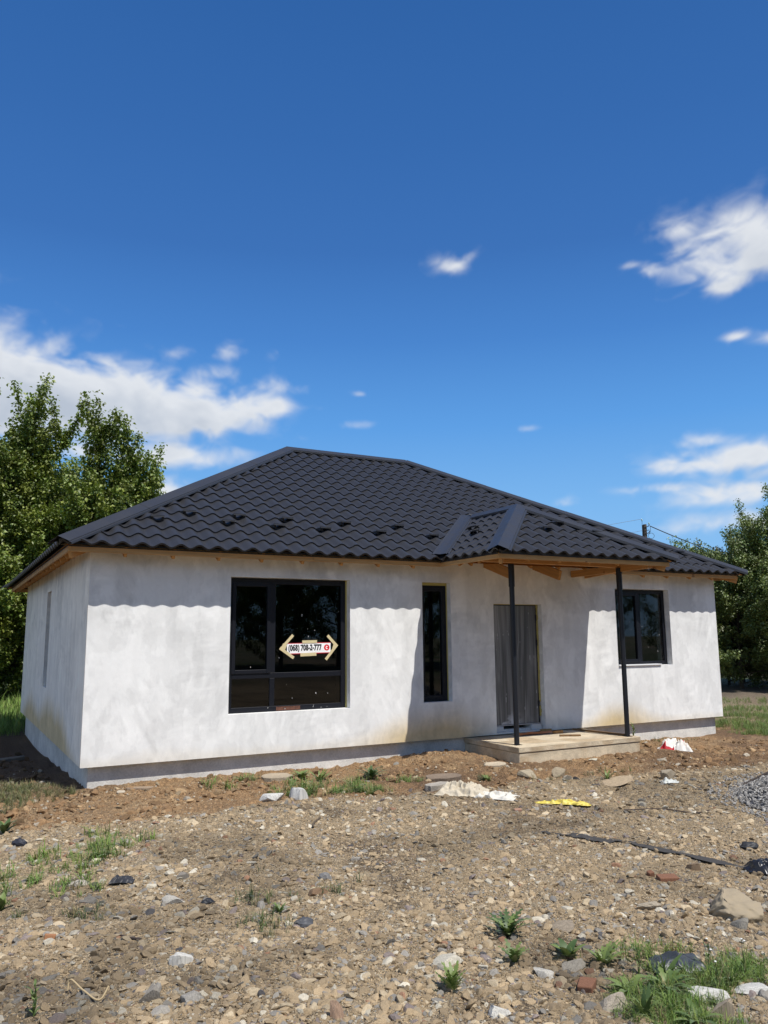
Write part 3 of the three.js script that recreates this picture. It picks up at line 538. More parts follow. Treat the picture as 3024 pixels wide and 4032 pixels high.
// ---------------------------------------------------------------- phone number sign taped on the big pane
{
  const s = group('phone_sign', scene, [0, 0, 0]);
  tag(s, 'white paper sign with phone number taped on large window pane', 'sign');
  const c = document.createElement('canvas'); c.width = 1024; c.height = 232; const x = c.getContext('2d');
  x.fillStyle = '#c3142a'; x.fillRect(0, 0, 1024, 232); x.fillStyle = '#f6f4f2'; x.fillRect(0, 14, 1024, 202);
  { const r = rng(4); x.strokeStyle = 'rgba(150,150,160,0.5)'; x.lineWidth = 2; for (let i = 0; i < 26; i++) { x.beginPath(); const a = r() * 1024, b = 20 + r() * 190; x.moveTo(a, b); x.lineTo(a + (r() - 0.5) * 120, b + (r() - 0.5) * 120); x.stroke(); } }
  x.fillStyle = '#161418'; x.save(); x.translate(34, 162); x.scale(0.735, 1.12); x.font = 'bold 148px sans-serif'; x.lineWidth = 10; x.lineJoin = 'round'; x.strokeStyle = '#161418'; x.strokeText('(068) 708-2-777', 0, 0);
  x.fillText('(068) 708-2-777', 0, 0); const tw = x.measureText('(068) 708-2-777').width; x.restore();
  console.log('sign text width', tw * 0.60);
  x.fillStyle = '#d9101f'; x.beginPath(); x.arc(930, 112, 66, 0, 7); x.fill();
  x.strokeStyle = '#fff'; x.lineWidth = 17; x.lineCap = 'round'; x.beginPath(); x.arc(946, 112, 32, 2.0, 4.3); x.stroke(); x.beginPath(); x.moveTo(933, 84); x.lineTo(944, 92); x.stroke(); x.beginPath(); x.moveTo(933, 140); x.lineTo(944, 132); x.stroke();
  const tex = new THREE.CanvasTexture(c); tex.colorSpace = THREE.SRGBColorSpace;
  const g = new THREE.PlaneGeometry(0.74, 0.168, 30, 8), p = g.attributes.position;
  for (let i = 0; i < p.count; i++) p.setZ(i, 0.006 * fbm(p.getX(i) * 11 + 4, p.getY(i) * 16, 3));
  g.computeVertexNormals();
  const zg = zf - 0.02 + 0.006;
  const paper = part('paper', g.rotateZ(0.012).translate(3.318, 1.515, zg), std('sign_paper', [1, 1, 1], 0.6, { map: tex, side: THREE.DoubleSide }), s);
  const tape = std('masking_tape', [0.66, 0.55, 0.31], 0.75, { bumpMap: grain, bumpScale: 0.003 });
  const strip = (x0, y0, x1, y1, w, k) => { const a = beam(V(x0, y0, zg + 0.009 + k * 0.0007), V(x1, y1, zg + 0.009 + k * 0.0007), w, 0.0006, V(0, 0, 1)); part('tape_strip', a, tape, s); };
  strip(3.20, 1.612, 3.45, 1.616, 0.046, 0); strip(3.17, 1.415, 3.44, 1.424, 0.05, 1);
  strip(2.84, 1.50, 3.045, 1.72, 0.044, 2); strip(2.83, 1.525, 3.06, 1.37, 0.046, 3); strip(2.866, 1.478, 2.915, 1.58, 0.07, 4);
  strip(3.80, 1.535, 3.63, 1.71, 0.046, 5); strip(3.79, 1.56, 3.60, 1.335, 0.046, 6); strip(3.735, 1.50, 3.765, 1.59, 0.05, 7);
}
// things on the porch slab
{
  const g = new THREE.PlaneGeometry(0.78, 0.16, 40, 8).rotateX(-Math.PI / 2), p = g.attributes.position;
  for (let i = 0; i < p.count; i++) { const x = p.getX(i), z = p.getZ(i); p.setZ(i, z + 0.05 * Math.sin(x * 5)); p.setY(i, 0.012 + 0.05 * Math.pow(fbm(x * 7 + 3, z * 12, 3), 1.4) * (1 - Math.abs(z) / 0.1) + (x > 0.2 ? 0.02 * (x - 0.2) : 0)); }
  g.computeVertexNormals();
  const o = part('plastic_sheet', g, std('orange_plastic', [0.72, 0.24, 0.08], 0.5, { side: THREE.DoubleSide }), scene); o.position.set(7.42, -0.018, 0.2); o.rotation.y = 0.16;
  tag(o, 'crumpled orange plastic strip lying on porch slab before door', 'plastic sheet');
  const w = (L, wd, h, x, z, ry, label) => { const m = part('wood_offcut', beam(V(-L / 2, 0, 0), V(L / 2, 0, 0), wd, h), mOldWood, scene); m.position.set(x, -0.0205 + h / 2, z); m.rotation.y = ry; tag(m, label, 'wood offcut'); return m; };
  const pale = std('pale_wood', [0.8, 0.75, 0.62], 0.85, { map: woodTex });
  w(0.24, 0.07, 0.05, 7.86, 0.0, 0.1, 'pale wood block at the end of orange plastic strip').material = pale;
  w(0.2, 0.07, 0.045, 7.9, 0.28, 0.1, 'short brown wood block beside orange plastic strip on porch').material = mWoodDark;
  w(0.36, 0.05, 0.03, 7.79, 0.72, -0.45, 'dark thin wood scrap in the middle of porch slab');
  w(1.12, 0.045, 0.035, 8.53, 0.62, -1.42, 'long narrow dark lath lying beside the porch post farther from door');
}

// ---------------------------------------------------------------- stones and rubble
function rockGeometry(seed, cuts = 9, detail = 1) {   // an angular broken stone of about unit size
  const r = rng(seed), g = mergeVertices(new THREE.IcosahedronGeometry(0.5, detail).deleteAttribute('normal').deleteAttribute('uv')), p = g.attributes.position, v = new THREE.Vector3();
  const planes = []; for (let i = 0; i < cuts; i++) { const z = 2 * r() - 1, a = 6.283 * r(), q = Math.sqrt(1 - z * z); planes.push([V(q * Math.cos(a), z, q * Math.sin(a)), 0.17 + 0.2 * r()]); }
  for (let i = 0; i < p.count; i++) {
    v.fromBufferAttribute(p, i).multiplyScalar(0.9 + 0.25 * r());
    for (const [n, d] of planes) { const k = v.dot(n) - d; if (k > 0) v.addScaledVector(n, -k * 0.93); }
    p.setXYZ(i, v.x, v.y, v.z);
  }
  const f = g.toNonIndexed(); f.computeVertexNormals(); f.setAttribute('uv', new THREE.Float32BufferAttribute(Array.from({ length: f.attributes.position.count * 2 }, (_, i) => f.attributes.position.getComponent(i >> 1, i % 2 ? 2 : 0)), 2));
  return f;
}
const stoneTex = texture(256, 256, (i, j) => { const v = 0.8 + 0.3 * (tnoise(i / 16, j / 16, 16) - 0.5) + 0.3 * (tnoise(i / 4, j / 4, 64) - 0.5); return [v, v, v]; }, { repeat: [2, 2] });
const mStone = std('stone', [1, 1, 1], 0.95, { map: stoneTex, bumpMap: stoneTex, bumpScale: 0.004 });
const up = V(0, 1, 0), FWD = V(0.481, 0, -0.877), RGT = V(0.877, 0, 0.481);
const inFrame = (x, z, m = 0.5) => { const dx = x - camera.position.x, dz = z - camera.position.z, d = dx * FWD.x + dz * FWD.z, s = dx * RGT.x + dz * RGT.z; return d > 3.1 && Math.abs(s) < d * 0.56 + m; };
function spot(r, near, far) { for (;;) { const d = near * Math.pow(far / near, r()), s = (2 * r() - 1) * (d * 0.53 + 0.35), x = camera.position.x + FWD.x * d + RGT.x * s, z = camera.position.z + FWD.z * d + RGT.z * s; if (z > 0.1 - (x < -0.2 ? 6 : 0) && !(x > 6.1 && x < 8.8 && z < 1.45)) return [x, z, d]; } }
const scatter = (name, label, count, seed, variants, choose) => {
  const r = rng(seed), per = variants.map(() => []), q = new THREE.Quaternion(), e = new THREE.Euler();
  for (let i = 0; i < count; i++) {
    const c = choose(r); if (!c) continue;
    e.set((r() - 0.5) * 0.9, r() * 6.283, (r() - 0.5) * 0.9); q.setFromEuler(e);
    per[Math.floor(r() * variants.length)].push([new THREE.Matrix4().compose(V(c.x, c.y, c.z), q, V(c.s[0], c.s[1], c.s[2])), rgb(...c.c)]);
  }
  const g = group(name); tag(g, label, name.replace('_', ' '), null, 'stuff');
  per.forEach((list, k) => { const m = shade(new THREE.InstancedMesh(variants[k], mStone, list.length)); m.name = numbered('stone_scatter'); tag(m, null, null, null, 'stuff'); list.forEach(([a, c], i) => { m.setMatrixAt(i, a); m.setColorAt(i, c); }); g.add(m); });
};
const pebbles = [11, 12, 13, 14, 15, 16, 17, 18].map((s) => rockGeometry(s, 10, 1));
const stoneColor = (r) => { const k = r(), v = 0.75 + 0.5 * r(); const c = k < 0.58 ? [0.41, 0.305, 0.182] : k < 0.74 ? [0.52, 0.415, 0.27] : k < 0.875 ? [0.30, 0.275, 0.235] : k < 0.95 ? [0.60, 0.54, 0.42] : k < 0.955 ? [0.1, 0.095, 0.095] : k < 0.97 ? [0.36, 0.2, 0.12] : [0.29, 0.235, 0.21]; return c.map((x) => x * v); };
scatter('gravel', 'loose grey and beige stones strewn over the dirt yard', 330000, 21, pebbles, (r) => {
  const [x, z, d] = spot(r, 3.4, 13), clay = inClay(x, z);
  if (clay > 0.5 && r() > 0.10) return null;
  if (vnoise(x * 1.3 + 4, z * 1.3) * 0.7 + vnoise(x * 4, z * 4) * 0.3 < 0.05 + 0.22 * r() * r()) return null;
  const s = Math.min(0.08, 0.0066 * Math.pow(r(), -0.53)) * (d > 9 ? 1.15 : 1);
  return { x, z, y: H(x, z) - s * 0.02, s: [s * (0.9 + 0.8 * r()), s * (0.5 + 0.4 * r()), s * (0.8 + 0.5 * r())], c: stoneColor(r).map((a) => a * lerp(0.58, 1.12, smooth(0.36, 0.58, fbm(x * 1.1 + 33, z * 1.1 + 71, 4)))) };
});
scatter('dirt_clods', 'crumbled brown clay lumps heaped along the house front', 90000, 22, pebbles.slice(0, 4), (r) => {
  const [x, z] = spot(r, 4, 16), clay = inClay(x, z);
  if (clay < 0.4) return null;
  const heap = vnoise(x * 1.7 + 9, z * 2.2 + 5); if (heap < 0.3 + 0.4 * r() * r()) return null;
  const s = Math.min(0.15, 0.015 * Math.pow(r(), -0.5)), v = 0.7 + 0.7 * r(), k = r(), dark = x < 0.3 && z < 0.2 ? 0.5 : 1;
  return { x, z, y: H(x, z), s: [s * (0.9 + 0.6 * r()), s * (0.55 + 0.4 * r()), s * (0.8 + 0.5 * r())], c: (k < 0.72 ? [0.27, 0.162, 0.078] : k < 0.93 ? [0.38, 0.255, 0.135] : [0.46, 0.4, 0.31]).map((a) => a * v * dark) };
});

// stones and fragments that stand out one by one: [name, label, x, z, width, height, depth, colour, turn]
const STONES = [
  ['white_stone', 'white angular stone with taller pointed top by grass strip', 2.33, 1.85, 0.25, 0.17, 0.2, [0.66, 0.645, 0.60], 0.3],
  ['white_stone', 'white low stone at the near edge of grass strip', 2.03, 1.74, 0.32, 0.10, 0.18, [0.66, 0.645, 0.60], 0.4],
  ['chalk_strip', 'torn white chalky strip half hidden under near corner grass', 2.14, 8.14, 0.24, 0.07, 0.09, [0.68, 0.66, 0.6], 0.6],
  ['chalk_strip', 'white chalky flake at the picture edge beyond corner grass', 2.42, 8.22, 0.2, 0.05, 0.08, [0.70, 0.68, 0.62], 0.5],
  ['limestone_block', 'big flat pale limestone block with broken edge in the foreground gravel', 1.16, 7.06, 0.21, 0.085, 0.15, [0.60, 0.55, 0.44], 0.4],
  ['limestone_slab', 'thin pale slab of stone just in front of big limestone block', 0.95, 7.08, 0.15, 0.03, 0.11, [0.58, 0.52, 0.42], 0.9],
  ['grey_stone', 'pointed grey stone leaning against the large tan boulder', 3.12, 7.62, 0.12, 0.07, 0.08, [0.30, 0.275, 0.23], 1.0],
  ['rock', 'rounded beige rock beside the broken red brick piece', 1.59, 7.96, 0.17, 0.105, 0.13, [0.42, 0.36, 0.28], 0.3],
  ['rock', 'tan lumpy rock behind the torn white plaster strip', 2.0, 8.34, 0.12, 0.12, 0.11, [0.42, 0.34, 0.24], 0.8],
  ['flat_stone', 'grey-brown flat stone with a sharp shadow amid foreground thistles', 2.14, 6.94, 0.16, 0.06, 0.09, [0.34, 0.28, 0.21], 0.2],
  ['flat_stone', 'round pinkish flat stone with a chipped rim near leafy weeds', 2.22, 7.48, 0.075, 0.03, 0.07, [0.42, 0.34, 0.30], 0],
  ['white_stone', 'angular white stone next to grey flat slab near red brick piece', 1.53, 7.48, 0.12, 0.06, 0.09, [0.62, 0.58, 0.5], 0.5],
  ['flat_stone', 'long grey slab of stone behind the broken red brick piece', 1.77, 7.48, 0.17, 0.07, 0.1, [0.34, 0.305, 0.25], 0.2],
  ['white_stone', 'smooth flat white stone at the picture bottom between two thistles', 1.04, 7.71, 0.13, 0.045, 0.08, [0.72, 0.69, 0.62], 0.55],
  ['pink_shard', 'upright salmon pink stone shard in the foreground gravel', 0.27, 7.32, 0.075, 0.09, 0.035, [0.56, 0.37, 0.25], 0.6],
  ['grey_stone', 'pair-like split grey stone near small grass tuft in gravel', 1.21, 5.1, 0.11, 0.07, 0.08, [0.30, 0.29, 0.28], 0.4],
  ['rusty_stone', 'rust brown wedge-shaped stone next to small grass tuft', 0.99, 5.43, 0.19, 0.07, 0.08, [0.24, 0.15, 0.085], -0.2],
  ['white_stone', 'bright white flat stone casting a dark shadow in gravel', -0.25, 6.2, 0.15, 0.065, 0.1, [0.70, 0.67, 0.6], 0.7],
  ['grey_stone', 'pointed dark grey stone standing alone behind the foreground gravel', 0.19, 4.51, 0.13, 0.085, 0.1, [0.30, 0.265, 0.22], 0.3],
  ['chalk_slab', 'wide flat chalky slab sunk in the dirt by grass clump', -0.58, 4.25, 0.24, 0.05, 0.14, [0.56, 0.50, 0.41], 0.3],
  ['chalk_slab', 'cracked chalk lump beside scraps of black plastic', -0.03, 5.07, 0.2, 0.07, 0.11, [0.58, 0.54, 0.46], 0.3],
  ['grey_stone', 'blunt grey stone low in the picture below bent dry stalk', -0.54, 6.62, 0.12, 0.07, 0.08, [0.34, 0.305, 0.255], 0.4],
  ['grey_stone', 'wide blue-grey flat stone in the nearest gravel by dry stalk', -0.36, 6.74, 0.14, 0.06, 0.1, [0.35, 0.325, 0.285], 0.8],
  ['flat_stone', 'long narrow beige slab lying flat in the gravel track', 2.96, 6.95, 0.19, 0.045, 0.08, [0.46, 0.39, 0.29], 0.5],
  ['rock', 'brown angular rock near the dark strip end', 4.07, 6.42, 0.13, 0.08, 0.1, [0.27, 0.19, 0.12], 0.4],
  ['sand_slab', 'low sandy slab spread in clay in front of porch', 6.5, 3.15, 0.85, 0.05, 0.4, [0.47, 0.36, 0.23], -0.5],
  ['rock', 'whitish rock at the edge of clay beyond yellow tape', 5.62, 2.28, 0.3, 0.13, 0.2, [0.44, 0.37, 0.26], 0.5],
  ['rock', 'knobbly pale rock in the clay before the porch step', 6.07, 2.42, 0.2, 0.16, 0.15, [0.42, 0.34, 0.23], 0.2],
  ['white_stone', 'small pale stone in clay beside knobbly pale rock', 5.92, 2.72, 0.14, 0.1, 0.1, [0.52, 0.46, 0.36], 1],
  ['rock', 'grey-beige rock at the clay border near gravel pile', 7.25, 3.25, 0.24, 0.15, 0.16, [0.40, 0.34, 0.25], 0.1],
  ['white_stone', 'flat whitish stone chip on clay just below the porch slab', 7.35, 1.72, 0.22, 0.035, 0.1, [0.62, 0.58, 0.45], 0.3],
];
function lump(name, label, category, mat, x, z, w, h, d, turn, seed) {
  const g = mergeVertices(new THREE.IcosahedronGeometry(0.5, 6).deleteAttribute('normal').deleteAttribute('uv')), p = g.attributes.position, v = V(0, 0, 0);
  for (let i = 0; i < p.count; i++) { v.fromBufferAttribute(p, i); const k = 0.72 + 0.6 * fbm(v.x * 3 + seed + v.y * 2, v.z * 3 + seed * 2 - v.y * 2, 3) + 0.3 * (0.5 - Math.abs(2 * fbm(v.x * 6 + seed + v.y * 3, v.z * 6 - v.y * 4, 4) - 1) * 1.6); v.multiplyScalar(k); if (v.y < -0.1) v.y = -0.1; p.setXYZ(i, v.x * w, v.y * h, v.z * d); }
  g.computeVertexNormals(); const m = part(name, g, mat, scene); m.position.set(x, H(x, z, false) + h * 0.06, z); m.rotation.y = -turn; return tag(m, label, category);
}
const mRock = new Map();
const BOULDER = 'large tan boulder half buried in dirt, biggest stone of the yard';
STONES.forEach(([name, label, x, z, w, h, d, c, turn], i) => {
  const g = rockGeometry(305 + i * 11, 9, 3), key = c.join(); if (!mRock.has(key)) mRock.set(key, std('rock_' + mRock.size, c, 0.95, { map: stoneTex, bumpMap: stoneTex, bumpScale: 0.006 }));
  g.computeBoundingBox(); const s = g.boundingBox.getSize(V(0, 0, 0));
  g.scale(w / s.x, h * 1.5 / s.y, d / s.z);
  const p = g.attributes.position; for (let k = 0; k < p.count; k++) { const big = w > 0.19, n = (big ? 0.5 : 0.1) * (fbm(p.getX(k) * 16 + i, p.getZ(k) * 16 + p.getY(k) * 12, 4) - 0.5), y = p.getY(k) * (1 + n), top = h * 0.62; p.setY(k, big && y > 0 ? top * Math.tanh(y / top * 1.3) : y); }
  g.computeVertexNormals();
  const m = part(name, g, mRock.get(key), scene); m.position.set(x, H(x, z, false) + h * 0.2, z); m.rotation.y = -turn;
  tag(m, label, /block|slab/.test(name) ? 'stone slab' : /boulder/.test(name) ? 'boulder' : /shard/.test(name) ? 'stone shard' : 'stone');
});
{
  const g = mergeVertices(new THREE.IcosahedronGeometry(0.5, 14).deleteAttribute('normal').deleteAttribute('uv')), p = g.attributes.position, v = V(0, 0, 0), q = V(0, 0, 0), base = rng(12), planes = Array.from({ length: 9 }, () => { const z = 1.6 * base() - 0.6, a = 6.283 * base(), k = Math.sqrt(Math.max(0, 1 - z * z)); return [V(k * Math.cos(a), z, k * Math.sin(a)).normalize(), 0.27 + 0.14 * base()]; });
  for (let i = 0; i < p.count; i++) {
    v.fromBufferAttribute(p, i); q.copy(v); for (const [n, d] of planes) { const k = v.dot(n) - d; if (k > 0) v.addScaledVector(n, -k * 0.85); }
    v.multiplyScalar(1 + 0.34 * (fbm(q.x * 5 + 3 + q.y * 3, q.z * 5 - q.y * 4, 4) - 0.5) + 0.16 * (fbm(q.x * 22 + q.y * 9, q.z * 22 - q.y * 12, 3) - 0.5)); p.setXYZ(i, v.x * 0.44, v.y * 0.3, v.z * 0.4);
  }
  g.computeVertexNormals(); const m = part('boulder', g, std('boulder_rock', [0.52, 0.42, 0.28], 0.97, { map: stoneTex }), scene); m.position.set(3.33, H(3.33, 7.42, false) + 0.015, 7.42); tag(m, BOULDER, 'boulder');
}
// broken concrete by the wall
function slab(name, label, category, x, z, w, h, d, turn, tilt, color, seed) {
  const r = rng(seed), s = new THREE.Shape(), n = 13;
  for (let i = 0; i < n; i++) { const a = i / n * 6.283, k = 0.78 + 0.3 * r(), q = Math.pow(Math.pow(Math.abs(Math.cos(a)), 5) + Math.pow(Math.abs(Math.sin(a)), 5), -0.2); const X = Math.cos(a) * q * k * w / 2, Y = Math.sin(a) * q * k * d / 2; i ? s.lineTo(X, Y) : s.moveTo(X, Y); }
  s.closePath();
  const g = new THREE.ExtrudeGeometry(s, { depth: h, bevelEnabled: true, bevelSize: 0.006, bevelThickness: 0.006, bevelSegments: 1 }).rotateX(-Math.PI / 2);
  const m = part(name, g, std(name + '_mat', color, 0.95, { map: concTex, bumpMap: grain, bumpScale: 0.01 }), scene);
  m.position.set(x, H(x, z, false) - 0.01, z); m.rotation.set(tilt, -turn, tilt * 0.6); tag(m, label, category); return m;
}
slab('concrete_slab', 'flat broken concrete slab lying against the plinth beside weeds', 'concrete piece', 2.55, 0.55, 0.44, 0.06, 0.34, 0.35, 0.02, [0.75, 0.62, 0.46], 1);
slab('concrete_piece', 'brown broken concrete wedge behind the crumpled white sack', 'concrete piece', 4.45, 1.9, 0.5, 0.075, 0.2, 0.35, 0.16, [0.42, 0.32, 0.24], 2);
slab('concrete_piece', 'grey concrete fragment at the end of crumpled white sack', 'concrete piece', 4.08, 2.32, 0.36, 0.075, 0.15, -0.1, 0.05, [0.7, 0.64, 0.56], 3);
slab('concrete_piece', 'pale concrete chip tilted on the clay heap before porch', 'concrete piece', 5.6, 1.52, 0.32, 0.05, 0.2, 0.3, 0.12, [0.95, 0.8, 0.6], 4);
slab('concrete_piece', 'thin flat mortar flake on the clay by plinth corner', 'concrete piece', 0.75, 0.35, 0.4, 0.03, 0.16, 0.3, -0.06, [0.6, 0.45, 0.32], 6);
slab('plank', 'old grey plank lying in the shaded trench along gable wall', 'plank', -0.75, -4.5, 0.95, 0.05, 0.16, -0.2, 0.05, [0.3, 0.28, 0.25], 5);
// bricks
{
  const mBrick = std('red_brick', [0.29, 0.135, 0.075], 0.92, { map: stoneTex, bumpMap: stoneTex, bumpScale: 0.005 });
  const brick = (label, x, z, w, h, d, turn, tilt, seed) => {
    const g = new RoundedBoxGeometry(w, h, d, 3, 0.008), p = g.attributes.position; for (let i = 0; i < p.count; i++) if (p.getX(i) > w * 0.25) p.setX(i, p.getX(i) - w * 0.5 * fbm(p.getY(i) * 30 + seed, p.getZ(i) * 22, 2) * 0.5);
    g.computeVertexNormals(); const m = part('broken_brick', g, mBrick, scene); m.position.set(x, H(x, z, false) + h * 0.25, z); m.rotation.set(tilt, -turn, tilt); tag(m, label, 'brick'); return m;
  };
  brick('broken dark red brick lying flat on the gravel track', 3.66, 6.52, 0.19, 0.045, 0.11, 0.5, 0.05, 1);
  brick('small red brick stub on top edge behind flat red brick', 3.6, 6.38, 0.06, 0.06, 0.05, 0.2, 0.2, 2);
  brick('tilted red brick piece beside rounded beige rock', 1.65, 7.73, 0.105, 0.065, 0.1, 0.9, 0.3, 3);
  brick('small orange brick fragment in the nearest gravel', -0.92, 5.36, 0.085, 0.04, 0.05, 0.1, -0.2, 4).material = std('orange_brick', [0.40, 0.19, 0.09], 0.92, { map: stoneTex });
  brick('tiny red brick chip near smooth flat white stone', 1.14, 7.33, 0.035, 0.02, 0.025, 0.6, 0.1, 5);
  brick('pale red brick bit lying before the yellow tape', 4.2, 3.86, 0.1, 0.035, 0.06, 0.3, 0.1, 6).material = std('pale_brick', [0.42, 0.24, 0.16], 0.92, { map: stoneTex });
}
// crumpled sheets and sacks
function crumple(name, label, category, mat, x, z, w, d, h, turn, seed, res = 44, freq = 9) {
  const g = new THREE.PlaneGeometry(w, d, res, Math.max(10, Math.round(res * d / w))).rotateX(-Math.PI / 2), p = g.attributes.position;
  const ca = Math.cos(turn), sa = Math.sin(turn);
  for (let i = 0; i < p.count; i++) {
    let X = p.getX(i), Z = p.getZ(i); const a = Math.atan2(Z / d, X / w), u = Math.max(Math.abs(X) / w, Math.abs(Z) / d) * 2;
    const wob = 0.72 + 0.45 * fbm(Math.cos(a) * 1.6 + seed, Math.sin(a) * 1.6 + seed * 3, 3); X *= wob; Z *= wob;
    const wx0 = 1.6 * (fbm(X * freq * 0.6 + 7 * seed, Z * freq * 0.6, 3) - 0.5), wz0 = 1.6 * (fbm(X * freq * 0.6, Z * freq * 0.6 + 9 * seed, 3) - 0.5), n = fbm(X * freq * 0.5 + seed, Z * freq * 0.5 + 2 * seed, 3), ridge = 1 - Math.abs(2 * fbm(X * freq * 0.9 + 5 * seed + wx0, Z * freq * 0.7 + wz0, 4) - 1) * 3, fine = 1 - Math.abs(2 * vnoise(X * freq * 4 + seed, Z * freq * 4) - 1);
    const f = 1 - Math.pow(u, 3), wx = x + X * ca - Z * sa, wz = z + X * sa + Z * ca;
    p.setXYZ(i, X + 0.02 * (n - 0.5), H(wx, wz, false) - H(x, z, false) + Math.max(0.004, f * h * (0.35 * n + 0.5 * Math.max(0, ridge) + 0.15 * fine)) + 0.006, Z + 0.02 * (ridge - 0.5));
  }
  g.computeVertexNormals();
  const m = part(name, g, mat, scene); m.position.set(x, H(x, z, false), z); m.rotation.y = -turn; return tag(m, label, category);
}
const sheet = (name, c, rough) => phys(name, c, rough, { side: THREE.DoubleSide });
crumple('white_sack', 'crumpled cream white woven sack on the clay edge', 'sack', sheet('cream_sack', [0.52, 0.455, 0.345], 0.85), 4.22, 2.72, 0.66, 0.46, 0.2, 0.75, 2, 70, 7);
crumple('white_sack', 'flattened bright white sack end trailing onto the gravel', 'sack', sheet('white_sack', [0.62, 0.59, 0.52], 0.8), 4.42, 3.12, 0.55, 0.3, 0.11, 0.9, 5, 44, 8);
{
  const c = document.createElement('canvas'); c.width = c.height = 256; const x = c.getContext('2d'); x.fillStyle = '#e9e7e3'; x.fillRect(0, 0, 256, 256); x.fillStyle = '#c22030';
  { const r = rng(3); for (let i = 0; i < 16; i++) x.fillRect(150 + (i % 6) * 13, 40 + Math.floor(i / 6) * 22, 4 + 6 * r(), 14); x.fillRect(0, 200, 60, 56); x.fillRect(60, 232, 60, 24); }
  const t = new THREE.CanvasTexture(c); t.colorSpace = THREE.SRGBColorSpace;
  crumple('cement_bag', 'empty white bag with red print beside the porch on clay', 'bag', std('printed_bag', [0.86, 0.84, 0.8], 0.7, { map: t, side: THREE.DoubleSide }), 9.36, 1.55, 0.56, 0.4, 0.26, 0.75, 8, 40, 6);
}
crumple('yellow_tape', 'bright yellow plastic strip knotted in the middle on gravel', 'plastic strip', sheet('yellow_plastic', [0.66, 0.53, 0.10], 0.5), 4.85, 3.86, 0.64, 0.12, 0.075, 0.78, 4, 60, 12);
crumple('black_bag', 'crumpled black plastic bag at the end of dark strip', 'plastic bag', sheet('black_film', [0.016, 0.016, 0.018], 0.3), 4.58, 6.75, 0.42, 0.26, 0.12, 0.6, 9, 50, 6);
crumple('black_bag', 'dull dark grey plastic rag lying among the leafy weeds', 'plastic rag', sheet('grey_film', [0.05, 0.055, 0.062], 0.4), 2.33, 7.76, 0.34, 0.24, 0.085, 0.5, 12, 50, 5);
crumple('plastic_scrap', 'blue-black film scrap by the chalky slab and grass clump', 'plastic scrap', sheet('blue_black_film', [0.03, 0.031, 0.036], 0.55), -0.26, 4.33, 0.2, 0.12, 0.1, 0.4, 15, 30, 11);
lump('plastic_scrap', 'grey film scrap knotted round a pale pebble in gravel', 'plastic scrap', sheet('slate_film', [0.07, 0.072, 0.078], 0.6), 0.66, 5.97, 0.14, 0.08, 0.08, 0.1, 18);
lump('plastic_scrap', 'black film scrap beside cracked chalk lump', 'plastic scrap', sheet('black_film_dull', [0.02, 0.021, 0.024], 0.5), 0.2, 5.2, 0.09, 0.06, 0.07, 0.3, 20);
lump('plastic_scrap', 'small dark film heap in the track near gravel pile', 'plastic scrap', sheet('black_film_small', [0.024, 0.025, 0.028], 0.6), 5.08, 6.2, 0.16, 0.08, 0.1, 0.5, 22);
lump('plastic_scrap', 'dark blue film bit in the grass clump beside chalky stones', 'plastic scrap', sheet('navy_film', [0.022, 0.024, 0.034], 0.6), -0.9, 2.5, 0.13, 0.09, 0.09, 0.5, 24);
crumple('plastic_scrap', 'thin white film scrap on gravel in front of gravel pile', 'plastic scrap', sheet('pale_film', [0.55, 0.56, 0.52], 0.5), 7.0, 3.55, 0.25, 0.16, 0.09, 0.5, 26, 26, 14);
{   // a long flat dark strip, pinched in places, from the bag across the gravel
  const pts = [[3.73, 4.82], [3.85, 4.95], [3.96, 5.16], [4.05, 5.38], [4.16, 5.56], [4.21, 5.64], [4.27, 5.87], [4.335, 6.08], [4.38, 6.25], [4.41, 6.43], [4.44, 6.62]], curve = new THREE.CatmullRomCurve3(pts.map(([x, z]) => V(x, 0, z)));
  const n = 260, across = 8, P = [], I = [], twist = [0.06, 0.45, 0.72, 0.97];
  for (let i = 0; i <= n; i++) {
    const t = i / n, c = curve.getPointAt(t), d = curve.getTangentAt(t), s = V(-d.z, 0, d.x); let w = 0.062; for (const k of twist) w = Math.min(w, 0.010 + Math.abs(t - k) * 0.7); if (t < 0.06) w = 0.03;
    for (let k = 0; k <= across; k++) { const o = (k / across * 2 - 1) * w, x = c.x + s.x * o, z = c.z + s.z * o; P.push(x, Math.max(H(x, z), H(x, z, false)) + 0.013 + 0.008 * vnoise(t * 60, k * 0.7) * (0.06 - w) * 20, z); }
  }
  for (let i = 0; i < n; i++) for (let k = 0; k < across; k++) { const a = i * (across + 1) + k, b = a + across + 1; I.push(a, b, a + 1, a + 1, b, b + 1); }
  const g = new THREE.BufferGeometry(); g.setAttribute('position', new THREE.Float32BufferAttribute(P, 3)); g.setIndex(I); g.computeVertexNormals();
  tag(part('dark_strip', g, std('dull_dark_strip', [0.05, 0.046, 0.042], 0.85, { side: THREE.DoubleSide }), scene), 'long dark strip pinched at two places on gravel', 'plastic strip');
}
